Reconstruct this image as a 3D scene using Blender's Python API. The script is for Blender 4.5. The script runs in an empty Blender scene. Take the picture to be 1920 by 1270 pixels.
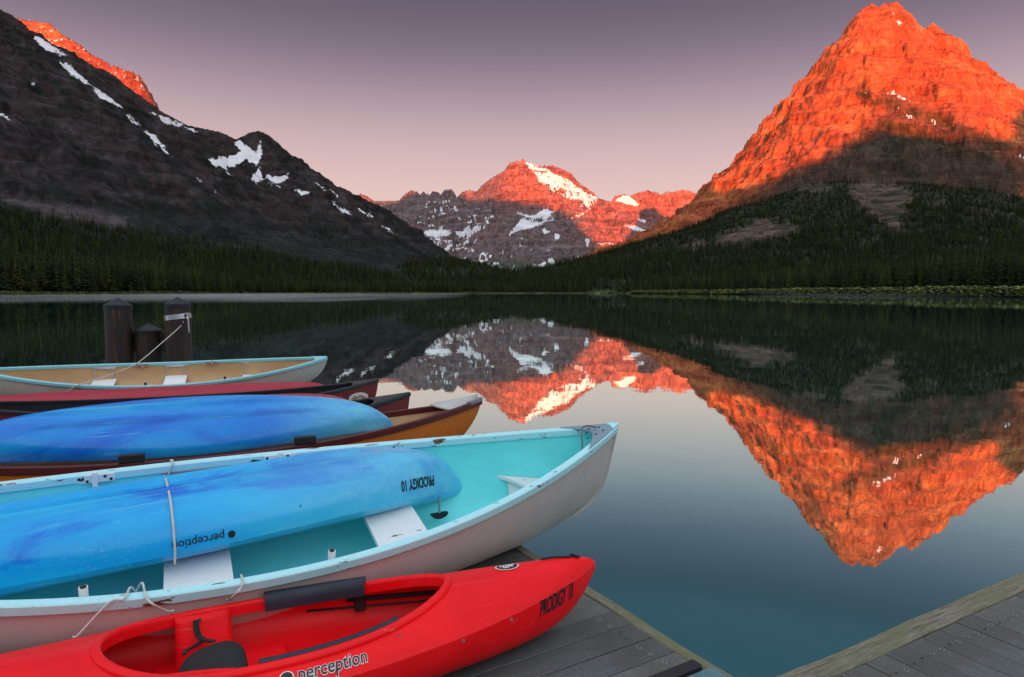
import bpy, bmesh, math, random
import numpy as np
from mathutils import Vector, Matrix

SC = bpy.context.scene
COL = SC.collection
random.seed(7)
RNG = np.random.default_rng(7)

# ------------------------------------------------------------------ camera
CAM_H = 1.55                      # eye height above the jetty boards (world z = 0)
WATER = -0.42                     # lake level
FOC = 1246.0                      # focal length in pixels of a 1920 px wide frame
PITCH = math.atan(87.0 / FOC)
cam_d = bpy.data.cameras.new('camera')
cam_d.sensor_width = 36.0
cam_d.lens = FOC / 1920.0 * 36.0
cam_d.clip_start = 0.05
cam_d.clip_end = 60000.0
cam = bpy.data.objects.new('camera', cam_d)
cam.location = (0, 0, CAM_H)
cam.rotation_euler = (math.pi / 2 - PITCH, 0, 0)
COL.objects.link(cam)
SC.camera = cam

# ------------------------------------------------------------------ colour management
SC.view_settings.view_transform = 'Standard'
SC.view_settings.look = 'None'
SC.view_settings.gamma = 1.0
SC.view_settings.use_curve_mapping = False
SC.view_settings.exposure = 1.6
SC.render.engine = 'CYCLES'
SC.cycles.use_denoising = True
SC.cycles.max_bounces = 8
SC.cycles.diffuse_bounces = 3
SC.cycles.glossy_bounces = 4
SC.cycles.sample_clamp_indirect = 4.0

# ------------------------------------------------------------------ sun (low, behind the viewer)
SUN_EL = math.radians(3.0)
sun_d = bpy.data.lights.new('sun', 'SUN')
sun_d.energy = 5.0
sun_d.angle = math.radians(0.5)
sun_d.color = (1.0, 0.185, 0.045)
sun = bpy.data.objects.new('sun', sun_d)
sun.rotation_euler = (math.pi / 2 - SUN_EL, 0, 0)
sun.location = (0, -50, 60)
COL.objects.link(sun)

# ------------------------------------------------------------------ sky
world = bpy.data.worlds.new('World')
SC.world = world
world.use_nodes = True
wn, wl = world.node_tree.nodes, world.node_tree.links
wn.clear()
w_out = wn.new('ShaderNodeOutputWorld')
w_bg = wn.new('ShaderNodeBackground')
w_bg.inputs['Strength'].default_value = 0.68
w_tc = wn.new('ShaderNodeTexCoord')
w_sep = wn.new('ShaderNodeSeparateXYZ')
wl.new(w_tc.outputs['Generated'], w_sep.inputs[0])

def w_ramp(stops):
    r = wn.new('ShaderNodeValToRGB')
    r.color_ramp.interpolation = 'B_SPLINE' if len(stops) > 6 else 'EASE'
    els = r.color_ramp.elements
    while len(els) < len(stops):
        els.new(0.5)
    for e, (p, c) in zip(els, stops):
        e.position = p
        e.color = (*c, 1)
    wl.new(w_sep.outputs['Z'], r.inputs[0])
    return r
# opposite the sun: pink belt over the horizon, mauve to slate above
front = w_ramp([(0.0, (.43, .305, .265)), (.06, (.42, .30, .265)), (.12, (.40, .288, .262)), (.175, (.35, .25, .245)), (.23, (.275, .20, .215)), (.28, (.185, .138, .168)),
                (.325, (.115, .088, .117)), (.37, (.078, .062, .086)), (.42, (.058, .048, .070)), (.60, (.15, .175, .23)), (1.0, (.48, .52, .58))])
# towards the sun: pale morning sky
back = w_ramp([(0.0, (.52, .50, .51)), (.25, (.54, .57, .64)), (.6, (.62, .66, .71)), (1.0, (.48, .52, .58))])
w_map = wn.new('ShaderNodeMapRange')
w_map.interpolation_type = 'SMOOTHSTEP'
w_map.inputs['From Min'].default_value = 0.55
w_map.inputs['From Max'].default_value = -0.45
wl.new(w_sep.outputs['Y'], w_map.inputs['Value'])
w_mix = wn.new('ShaderNodeMix')
w_mix.data_type = 'RGBA'
wl.new(w_map.outputs[0], w_mix.inputs[0])
wl.new(front.outputs[0], w_mix.inputs[6])
wl.new(back.outputs[0], w_mix.inputs[7])
wl.new(w_mix.outputs[2], w_bg.inputs['Color'])
wl.new(w_bg.outputs[0], w_out.inputs[0])

# ------------------------------------------------------------------ survey helpers (bearing and height angle -> a point)
_c, _s = math.cos(PITCH), math.sin(PITCH)
def ray(px, py):
    a, b = (px - 960) / FOC, (635 - py) / FOC
    return a, _c + b * _s, -_s + b * _c
def at_y(px, py, y):
    a, f, u = ray(px, py)
    return Vector((a / f * y, y, CAM_H + u / f * y))
def at_z(px, py, z):
    a, f, u = ray(px, py)
    t = (z - CAM_H) / u
    return Vector((a * t, f * t, z))
def bearing_px(x, y):
    """survey position of ground points (arrays) as seen from the jetty"""
    return 960 + FOC * x / np.maximum(y * _c, 1e-6)
def survey(x, y, z):
    dz = z - CAM_H
    d = np.maximum(y * _c - dz * _s, 1e-3)
    return 960 + FOC * x / d, 635 - FOC * (dz * _c + y * _s) / d

# ------------------------------------------------------------------ noise
def _hash(i, j, seed):
    n = (i * 374761393 + j * 668265263 + seed * 974634777) & 0xFFFFFFFF
    n = ((n ^ (n >> 13)) * 1274126177) & 0xFFFFFFFF
    return ((n ^ (n >> 16)) & 0xFFFF) / 65535.0
def vnoise(x, y, seed=0):
    xi, yi = np.floor(x).astype(np.int64), np.floor(y).astype(np.int64)
    fx, fy = x - xi, y - yi
    fx, fy = fx * fx * fx * (fx * (fx * 6 - 15) + 10), fy * fy * fy * (fy * (fy * 6 - 15) + 10)
    a, b = _hash(xi, yi, seed), _hash(xi + 1, yi, seed)
    c, d = _hash(xi, yi + 1, seed), _hash(xi + 1, yi + 1, seed)
    return (a + (b - a) * fx) * (1 - fy) + (c + (d - c) * fx) * fy
def fbm(x, y, seed=0, octv=5, gain=.5):
    s, a, t = 0, 1, 0
    for o in range(octv):
        s = s + a * vnoise(x * 2 ** o + 17.3 * o, y * 2 ** o - 9.1 * o, seed + o)
        t += a; a *= gain
    return s / t
def ridged(x, y, seed=0, octv=5, gain=.55):
    s, a, t = 0, 1, 0
    for o in range(octv):
        n = 1 - np.abs(2 * vnoise(x * 2 ** o + 5.7 * o, y * 2 ** o + 3.3 * o, seed + o) - 1)
        s = s + a * n * n
        t += a; a *= gain
    return s / t
def smooth(e0, e1, x):
    t = np.clip((x - e0) / (e1 - e0), 0, 1)
    return t * t * (3 - 2 * t)
def poly_sd(px, py, poly):
    """signed distance (px, positive inside) to a polygon"""
    P = np.array(poly, float); Q = np.roll(P, -1, 0)
    d = np.full(px.shape, 1e9); ins = np.zeros(px.shape, bool)
    for (ax, ay), (bx, by) in zip(P, Q):
        ex, ey = bx - ax, by - ay
        t = np.clip(((px - ax) * ex + (py - ay) * ey) / (ex * ex + ey * ey + 1e-9), 0, 1)
        d = np.minimum(d, np.hypot(px - ax - t * ex, py - ay - t * ey))
        cr = ((ay > py) != (by > py)) & (px < (bx - ax) * (py - ay) / (by - ay + 1e-12) + ax)
        ins ^= cr
    return np.where(ins, d, -d)

# ------------------------------------------------------------------ object helpers
def tag(o, label=None, cat=None, group=None, kind=None):
    if label: o['label'] = label
    if cat: o['category'] = cat
    if group: o['group'] = group
    if kind: o['kind'] = kind
    return o
def link(name, me, mat=None, parent=None, smooth_shade=False):
    o = bpy.data.objects.new(name, me)
    COL.objects.link(o)
    if mat is not None and not me.materials:
        me.materials.append(mat)
    if parent is not None:
        o.parent = parent
    if smooth_shade:
        me.polygons.foreach_set('use_smooth', [True] * len(me.polygons))
    return o
def empty(name, loc=(0, 0, 0), rot=None, label=None, cat=None, group=None):
    o = bpy.data.objects.new(name, None)
    o.location = loc
    o.empty_display_size = .1
    if rot is not None:
        o.rotation_euler = rot
    COL.objects.link(o)
    return tag(o, label, cat, group)
def mesh(name, verts, faces):
    me = bpy.data.meshes.new(name)
    me.from_pydata([tuple(v) for v in verts], [], faces)
    me.update()
    return me
def grid_mesh(name, X, Y, Z):
    """X, Y, Z arrays of shape (ny, nx)"""
    ny, nx = X.shape
    me = bpy.data.meshes.new(name)
    V = np.stack([X, Y, Z], -1).reshape(-1, 3).astype(np.float32)
    idx = np.arange(ny * nx).reshape(ny, nx)
    Fq = np.stack([idx[:-1, :-1], idx[:-1, 1:], idx[1:, 1:], idx[1:, :-1]], -1).reshape(-1, 4).astype(np.int32)
    me.vertices.add(len(V)); me.vertices.foreach_set('co', V.ravel())
    me.loops.add(Fq.size); me.loops.foreach_set('vertex_index', Fq.ravel())
    me.polygons.add(len(Fq))
    me.polygons.foreach_set('loop_start', np.arange(0, Fq.size, 4, dtype=np.int32))
    me.polygons.foreach_set('loop_total', np.full(len(Fq), 4, np.int32))
    me.update(calc_edges=True)
    me.polygons.foreach_set('use_smooth', np.ones(len(Fq), bool))
    return me
def set_attr(me, name, arr):
    arr = np.asarray(arr, np.float32)
    if arr.ndim == 2:
        a = me.attributes.new(name, 'FLOAT_COLOR', 'POINT')
        a.data.foreach_set('color', np.concatenate([arr, np.ones((len(arr), 1), np.float32)], 1).ravel())
    else:
        a = me.attributes.new(name, 'FLOAT', 'POINT')
        a.data.foreach_set('value', arr)

# ------------------------------------------------------------------ material helpers
class Mat:
    def __init__(self, name):
        self.m = bpy.data.materials.new(name)
        self.m.use_nodes = True
        self.n, self.l = self.m.node_tree.nodes, self.m.node_tree.links
        self.b = self.n['Principled BSDF']
        self.out = self.n['Material Output']
    def new(self, t, **kw):
        nd = self.n.new(t)
        for k, v in kw.items():
            setattr(nd, k, v)
        return nd
    def noise(self, scale, detail=5, rough=.55, vec=None, dist=0.0):
        nd = self.new('ShaderNodeTexNoise')
        nd.inputs['Scale'].default_value = scale
        nd.inputs['Detail'].default_value = detail
        nd.inputs['Roughness'].default_value = rough
        nd.inputs['Distortion'].default_value = dist
        if vec is not None:
            self.l.new(vec, nd.inputs['Vector'])
        return nd.outputs[0]
    def coords(self, scale=(1, 1, 1), kind='Object', loc=(0, 0, 0)):
        tc = self.new('ShaderNodeTexCoord')
        mp = self.new('ShaderNodeMapping')
        mp.inputs['Scale'].default_value = scale
        mp.inputs['Location'].default_value = loc
        self.l.new(tc.outputs[kind], mp.inputs[0])
        return mp.outputs[0]
    def ramp(self, fac, stops, interp='LINEAR'):
        r = self.new('ShaderNodeValToRGB')
        r.color_ramp.interpolation = interp
        els = r.color_ramp.elements
        while len(els) < len(stops):
            els.new(.5)
        for e, (p, c) in zip(els, stops):
            e.position = p
            e.color = (*c, 1) if len(c) == 3 else c
        self.l.new(fac, r.inputs[0])
        return r.outputs[0]
    def mix(self, fac, a, b, mode='MIX'):
        nd = self.new('ShaderNodeMix', data_type='RGBA', blend_type=mode)
        for sock, v in ((nd.inputs[0], fac), (nd.inputs[6], a), (nd.inputs[7], b)):
            if isinstance(v, (int, float)):
                sock.default_value = v
            elif isinstance(v, tuple):
                sock.default_value = (*v, 1)
            else:
                self.l.new(v, sock)
        return nd.outputs[2]
    def math(self, op, a, b=None, clamp=False):
        nd = self.new('ShaderNodeMath', operation=op, use_clamp=clamp)
        for sock, v in zip(nd.inputs, (a, b)):
            if v is None: continue
            if isinstance(v, (int, float)): sock.default_value = v
            else: self.l.new(v, sock)
        return nd.outputs[0]
    def bump(self, height, strength=.3, distance=.01):
        nd = self.new('ShaderNodeBump')
        nd.inputs['Strength'].default_value = strength
        nd.inputs['Distance'].default_value = distance
        self.l.new(height, nd.inputs['Height'])
        self.l.new(nd.outputs[0], self.b.inputs['Normal'])
    def set(self, base=None, rough=None, metal=None, spec=None, coat=None):
        for key, v in (('Base Color', base), ('Roughness', rough), ('Metallic', metal), ('Specular IOR Level', spec), ('Coat Weight', coat)):
            if v is None: continue
            if isinstance(v, tuple): self.b.inputs[key].default_value = (*v, 1)
            elif isinstance(v, (int, float)): self.b.inputs[key].default_value = v
            else: self.l.new(v, self.b.inputs[key])
        return self

# ================================================================== TERRAIN
def densify(pts, step):
    out = []
    for a, b in zip(pts[:-1], pts[1:]):
        n = max(1, int((Vector(b) - Vector(a)).length / step))
        for i in range(n):
            out.append(tuple(Vector(a).lerp(Vector(b), i / n)))
    out.append(tuple(pts[-1]))
    return np.array(out)
def ridge_line(pix, step=22):
    return densify([tuple(at_y(px, py, y)) for px, py, y in pix], step)
def ridge_height(X, Y, R, k, gx, gy, zmin=60.0):
    """height of a massif with crest R: every crest point drops with its own concave profile"""
    Xf, Yf = X.ravel(), Y.ravel()
    H = np.full(Xf.shape, -1e9, np.float32); D = np.zeros(Xf.shape, np.float32); T = np.zeros(Xf.shape, np.float32)
    arc = np.concatenate([[0], np.cumsum(np.hypot(*(np.diff(R[:, :2], axis=0).T)))])
    for (rx, ry, rz), t in zip(R, arc):
        base = max(rz - WATER, zmin) * k
        d = np.hypot(Xf - rx, Yf - ry)
        q = d / base
        h = WATER + (rz - WATER) * np.interp(q, gx, gy) - np.where(q > .96, (q - .96) * 120, 0)
        m = h > H
        H[m] = h[m]; D[m] = d[m]; T[m] = t
    return H.reshape(X.shape), D.reshape(X.shape), T.reshape(X.shape)

SHORE_PX = [-6000, -1500, -600, 0, 250, 410, 440, 480, 700, 895, 925, 1150, 1190, 1300, 1500, 1750, 1920, 2600, 4000, 8000]
SHORE_R = [120, 200, 290, 330, 385, 560, 700, 850, 1000, 1060, 1080, 1100, 900, 680, 480, 375, 335, 270, 210, 120]
def shore_dist(X, Y):
    """metres behind the shoreline (negative over the lake)"""
    r = np.hypot(X, Y)
    px = np.where(Y > 1, bearing_px(X, np.maximum(Y, 1)), np.where(X > 0, 8000, -6000))
    rs = np.interp(px, SHORE_PX, SHORE_R)
    rs = np.where(Y <= 1, np.interp(Y, [-90, 1], [70, 120]), rs)
    wob = (fbm(X / 45, Y / 45, 31, 3) - .5) * 26 * smooth(100, 300, rs)
    return r - rs + wob
def lowland(X, Y):
    s = shore_dist(X, Y)
    land = .12 + 1.6 * (1 - np.exp(-np.maximum(s, 0) / 30)) + np.maximum(s, 0) * .012 + fbm(X / 60, Y / 60, 5, 3) * 1.2 * smooth(10, 60, s)
    return WATER + np.where(s > 0, land, np.maximum(s * .12, -3.5))

R_MAIN = ridge_line([(1180, 520, 3350), (1250, 462, 3250), (1300, 405, 3150), (1328, 374, 3080), (1370, 320, 2980), (1400, 285, 2920), (1440, 235, 2850),
    (1475, 203, 2780), (1503, 183, 2740), (1512, 155, 2720), (1520, 140, 2710), (1535, 116, 2690), (1562, 82, 2670), (1576, 74, 2660), (1590, 63, 2650), (1608, 45, 2640),
    (1616, 26, 2640), (1628, 12, 2630), (1645, 3, 2630), (1658, 12, 2630), (1668, 3, 2630), (1690, -1, 2630), (1702, 18, 2625), (1735, 46, 2610), (1748, 56, 2610), (1756, 42, 2605),
    (1764, 62, 2600), (1785, 72, 2590), (1820, 108, 2560), (1858, 122, 2530), (1872, 140, 2520), (1890, 158, 2500), (1925, 184, 2470), (2050, 250, 2380), (2250, 330, 2250), (2500, 420, 2100)], 16)
R_FOOT = ridge_line([(960, 524, 1900), (1000, 521, 1950), (1100, 504, 2000), (1200, 484, 2000), (1250, 470, 2000), (1340, 440, 1980), (1420, 400, 1960), (1480, 362, 1930), (1540, 344, 1900), (1600, 340, 1880),
    (1680, 346, 1860), (1760, 356, 1840), (1850, 372, 1800), (1920, 385, 1760), (2100, 410, 1650), (2400, 440, 1500)], 24)
R_LEFT = ridge_line([(-700, -260, 1700), (-350, -160, 1950), (-120, -62, 2250), (0, 22, 2400), (36, 56, 2450), (70, 80, 2480), (130, 115, 2560), (200, 160, 2640), (262, 188, 2700), (300, 208, 2760), (345, 234, 2820),
    (400, 247, 2900), (440, 264, 2960), (455, 254, 2980), (470, 247, 2990), (486, 243, 3000), (505, 252, 3010), (520, 266, 3010), (530, 282, 3000), (560, 303, 2970), (600, 333, 2920), (650, 368, 2860),
    (700, 402, 2780), (760, 442, 2660), (820, 474, 2520), (880, 500, 2380), (950, 525, 2200)], 18)
R_CAP = ridge_line([(-60, 12, 3850), (10, 26, 3750), (33, 32, 3720), (60, 36, 3700), (85, 39, 3680), (102, 50, 3660), (118, 60, 3650), (140, 74, 3630), (156, 82, 3620), (172, 98, 3615), (184, 105, 3610), (200, 114, 3600), (212, 119, 3600), (232, 128, 3590),
    (246, 131, 3580), (257, 137, 3580), (262, 162, 3580), (268, 186, 3580)], 18)
R_KNOLL = ridge_line([(560, 530, 1500), (690, 508, 1500), (780, 496, 1500), (830, 488, 1500), (880, 493, 1520), (940, 508, 1560), (1010, 520, 1600)], 25)
R_GOULD = ridge_line([(560, 372, 6700), (640, 366, 6650), (660, 366, 6650), (672, 362, 6640), (684, 366, 6630), (700, 375, 6600), (722, 375, 6580), (756, 373, 6550), (766, 361, 6550), (774, 355, 6540), (784, 358, 6540), (790, 366, 6530),
    (796, 358, 6520), (803, 362, 6520), (808, 366, 6510), (814, 357, 6500), (824, 359, 6500), (829, 365, 6500), (836, 354, 6500), (846, 353, 6490), (851, 363, 6480), (858, 368, 6480), (866, 357, 6470), (878, 354, 6460), (893, 358, 6440), (898, 365, 6420),
    (902, 348, 6400), (914, 338, 6380), (934, 326, 6340), (944, 320, 6320), (955, 313, 6300), (959, 304, 6290), (975, 300, 6270), (985, 297, 6260), (994, 303, 6250), (1012, 310, 6250), (1036, 309, 6260), (1052, 314, 6280), (1072, 322, 6300),
    (1080, 334, 6300), (1094, 345, 6300), (1112, 359, 6290), (1120, 369, 6280), (1150, 378, 6300), (1185, 396, 6250), (1245, 440, 6100)], 26)
R_WALL = ridge_line([(1100, 420, 7000), (1150, 372, 7050), (1153, 365, 7050), (1168, 362, 7050), (1180, 366, 7050), (1190, 361, 7050), (1205, 357, 7050), (1216, 354, 7050), (1234, 359, 7050), (1240, 362, 7050), (1250, 356, 7050), (1262, 357, 7050), (1280, 354, 7050),
    (1295, 355, 7050), (1310, 361, 7050), (1322, 369, 7050), (1350, 385, 7050), (1420, 395, 7000), (1520, 390, 6950)], 26)
R_SPUR = ridge_line([(1120, 371, 6280), (1140, 382, 6050), (1165, 394, 5850), (1195, 412, 5650), (1225, 432, 5500), (1252, 452, 5350)], 24)
R_BUTT = ridge_line([(984, 299, 6260), (1006, 328, 6100), (1026, 356, 5980), (1050, 388, 5850), (1066, 412, 5700), (1090, 440, 5400), (1080, 470, 5050)], 26)

SNOW_NEAR = [
 [(58, 66), (74, 70), (100, 86), (126, 104), (110, 103), (84, 93)], [(110, 113), (126, 119), (150, 139), (170, 158), (160, 157), (140, 143), (118, 127)],
 [(168, 158), (200, 178), (230, 205), (218, 201), (190, 184)], [(236, 213), (250, 219), (264, 238), (250, 231)], [(264, 236), (290, 256), (320, 288), (310, 285), (285, 263)],
 [(278, 210), (300, 217), (342, 233), (335, 239), (310, 229)], [(0, 208), (18, 222), (10, 223), (-10, 214)], [(58, 149), (74, 159), (64, 157)], [(366, 331), (388, 346), (376, 343)], [(402, 354), (413, 361), (404, 361)],
 [(390, 300), (430, 294), (455, 284), (440, 268), (450, 261), (478, 289), (489, 266), (493, 285), (483, 308), (462, 300), (440, 311), (418, 317), (400, 310)],
 [(469, 336), (487, 311), (493, 335), (479, 343)], [(496, 329), (520, 335), (543, 327), (541, 338), (510, 344)], [(548, 349), (578, 362), (565, 367)], [(588, 338), (612, 359), (600, 352)], [(618, 376), (662, 404), (645, 399)],
 [(604, 348), (640, 374), (632, 372)], [(660, 384), (700, 408), (690, 407)], [(500, 345), (530, 352), (515, 352)], [(343, 236), (372, 247), (362, 248)], [(420, 317), (436, 330), (428, 328)], [(715, 424), (742, 436), (730, 435)],
 [(1653, 169), (1673, 175), (1712, 190), (1694, 189), (1680, 182)], [(1621, 174), (1637, 182), (1629, 184)], [(1670, 200), (1688, 206), (1676, 207)], [(1693, 213), (1716, 221), (1708, 223)], [(1736, 223), (1751, 224), (1754, 231), (1744, 229)],
 [(1674, 22), (1683, 35), (1690, 52), (1681, 39)], [(1739, 50), (1748, 40), (1744, 49)], [(1908, 288), (1925, 296), (1915, 297)]]
def _z(o, s, polys):
    return [[(o[0] + x / s, o[1] + y / s) for x, y in p] for p in polys]
SNOW_FAR = _z((640, 280), 5.29, [
 [(665, 838), (720, 808), (800, 822), (785, 885), (720, 862)], [(800, 820), (830, 812), (900, 797), (1000, 797), (1095, 825), (1050, 862), (950, 868), (850, 858)], [(1145, 862), (1220, 782), (1270, 772), (1340, 767), (1425, 752), (1412, 792), (1350, 818), (1250, 863)],
 [(1175, 937), (1262, 892), (1268, 912), (1220, 949)], [(1025, 1008), (1080, 915), (1090, 960), (1052, 1014)], [(915, 628), (950, 587), (1004, 572), (962, 608)], [(840, 704), (912, 656), (902, 684)], [(1038, 567), (1095, 578), (1085, 604)], [(1108, 572), (1125, 555), (1165, 609), (1130, 603)],
 [(1155, 668), (1182, 688), (1194, 734), (1174, 718)], [(1298, 636), (1333, 688), (1345, 744), (1318, 702)], [(565, 738), (614, 711), (604, 739)], [(830, 578), (856, 510), (848, 584)], [(975, 760), (1000, 750), (995, 780)], [(940, 955), (972, 940), (955, 965)], [(1335, 745), (1362, 725), (1350, 765)], [(810, 640), (850, 615), (835, 640)], [(860, 520), (1090, 505), (1060, 530)],
 [(1310, 930), (1345, 870), (1335, 920)], [(955, 910), (995, 895), (975, 920)]]) + _z((940, 280), 4.8, [
 [(100, 560), (280, 598), (380, 547), (490, 553), (432, 586), (500, 620), (320, 627), (200, 592)], [(180, 618), (330, 665), (500, 624), (400, 658), (210, 724), (50, 774), (120, 698)], [(575, 632), (700, 592), (805, 537), (700, 609)],
 [(205, 82), (262, 117), (342, 155), (402, 172), (472, 222), (602, 272), (692, 347), (765, 398), (845, 418), (865, 458), (790, 450), (762, 494), (700, 452), (640, 392), (590, 400), (560, 350), (470, 330), (380, 300), (300, 215), (230, 142)], [(300, 215), (380, 300), (470, 370), (560, 400), (460, 385), (360, 300)],
 [(738, 488), (802, 477), (782, 544)], [(1018, 457), (1100, 412), (1150, 427), (1240, 490), (1232, 514), (1100, 492)], [(1228, 622), (1314, 644), (1290, 666)], [(358, 712), (380, 764), (442, 742), (402, 722)], [(468, 757), (528, 768), (512, 824), (488, 802)],
 [(266, 1084), (290, 1032), (330, 1050), (432, 982), (482, 992), (574, 1010), (562, 1028), (500, 1022), (460, 1054), (432, 1012), (335, 1089)], [(652, 1012), (690, 956), (720, 988), (740, 972), (804, 1022), (720, 1029)], [(752, 808), (798, 803), (766, 889)],
 [(1050, 667), (1200, 697), (1340, 747), (1446, 802), (1380, 793), (1200, 723)], [(1106, 934), (1180, 846), (1296, 890), (1200, 914)], [(380, 890), (440, 905), (430, 915)], [(850, 850), (980, 840), (1100, 890), (960, 855)]])
OUTCROP = [[(1336, 462), (1345, 440), (1380, 428), (1420, 412), (1440, 410), (1450, 422), (1480, 416), (1508, 424), (1490, 440), (1440, 452), (1400, 466)], [(1268, 470), (1290, 456), (1330, 452), (1330, 462), (1290, 468)],
 [(1590, 352), (1612, 340), (1650, 338), (1690, 350), (1720, 372), (1700, 392), (1690, 410), (1696, 430), (1676, 432), (1655, 418), (1632, 402), (1605, 385)], [(1490, 352), (1550, 345), (1560, 358), (1500, 364)], [(1738, 392), (1770, 372), (1762, 390)], [(1808, 388), (1870, 402), (1850, 404)], [(1808, 444), (1880, 456), (1850, 462)]]
SCREE = [[(0, 352), (40, 366), (90, 376), (150, 388), (200, 402), (238, 410), (235, 424), (190, 424), (130, 410), (80, 398), (30, 384), (-10, 372)]]
def masks(px, py, polys, soft=5.0, jit=3.0, seed=3):
    m = np.zeros(px.shape, np.float32)
    jx = (fbm(px / 9, py / 9, seed, 3) - .5) * 2 * jit
    jy = (fbm(px / 9, py / 9, seed + 9, 3) - .5) * 2 * jit
    for p in polys:
        a = np.array(p)
        sel = (px > a[:, 0].min() - 12) & (px < a[:, 0].max() + 12) & (py > a[:, 1].min() - 12) & (py < a[:, 1].max() + 12)
        if sel.any():
            sd = poly_sd(px[sel] + jx[sel], py[sel] + jy[sel], p)
            m[sel] = np.maximum(m[sel], np.clip(.5 + sd / soft, 0, 1))
    return m
def terrace(Z, X, Y, period, amount, seed):
    ph = Z / period + (fbm(X / 420, Y / 420, seed, 3) - .5) * 1.6
    fr = ph - np.floor(ph)
    st = smooth(.30, .72, fr)
    return Z + (st - fr) * period * amount
def mixc(a, b, t):
    t = t[..., None]
    return a * (1 - t) + np.asarray(b) * t

def rock_material(name, scale, bump_d, tone=(.55, 1.45), crack=.42, grain=1.0):
    M = Mat(name)
    at = M.new('ShaderNodeAttribute', attribute_name='tint')
    sn = M.new('ShaderNodeAttribute', attribute_name='snow')
    co = M.coords((1, 1, 1))
    n1 = M.noise(scale, 8, .68, co)
    n2 = M.noise(scale * 6, 6, .72, co)
    var = M.ramp(n1, [(.25, (tone[0],) * 3), (.75, (tone[1],) * 3)])
    c = M.mix(1.0, at.outputs['Color'], var, 'MULTIPLY')
    c = M.mix(1.0, c, M.ramp(n2, [(.25, (.70,) * 3), (.75, (1.38,) * 3)]), 'MULTIPLY')
    # joints running down the faces and bedding lines across them
    j1 = M.noise(scale * 1.5, 4, .55, M.coords((1, 1, .13)), .3)
    j2 = M.noise(scale * 3.6, 4, .6, M.coords((1, 1, .13), loc=(31, 7, 3)), .3)
    b1 = M.noise(scale * 1.1, 5, .6, M.coords((.16, .16, 3.0), loc=(5, 11, 2)), .25)
    hsum = None
    for nz, w, k in ((j1, .055, crack), (j2, .075, crack * .8), (b1, .05, crack * .7)):
        d = M.math('ABSOLUTE', M.math('SUBTRACT', nz, .5))
        line = M.ramp(d, [(0, (1 - k,) * 3), (w, (1,) * 3)])
        c = M.mix(1.0, c, line, 'MULTIPLY')
        hsum = line if hsum is None else M.mix(.5, hsum, line)
    e = M.math('MULTIPLY', M.math('SUBTRACT', n2, .5), 1.5)
    f = M.math('ADD', sn.outputs['Fac'], e)
    f = M.ramp(f, [(.42, (0, 0, 0)), (.56, (1, 1, 1))])
    c = M.mix(f, c, M.ramp(n1, [(.3, (.58, .56, .58)), (.6, (.80, .78, .80))]))
    M.set(base=c, rough=.95, spec=.12)
    h = M.mix(.5, M.mix(.5, n1, n2), hsum)
    M.bump(h, .8, bump_d * .8)
    return M.m

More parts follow.
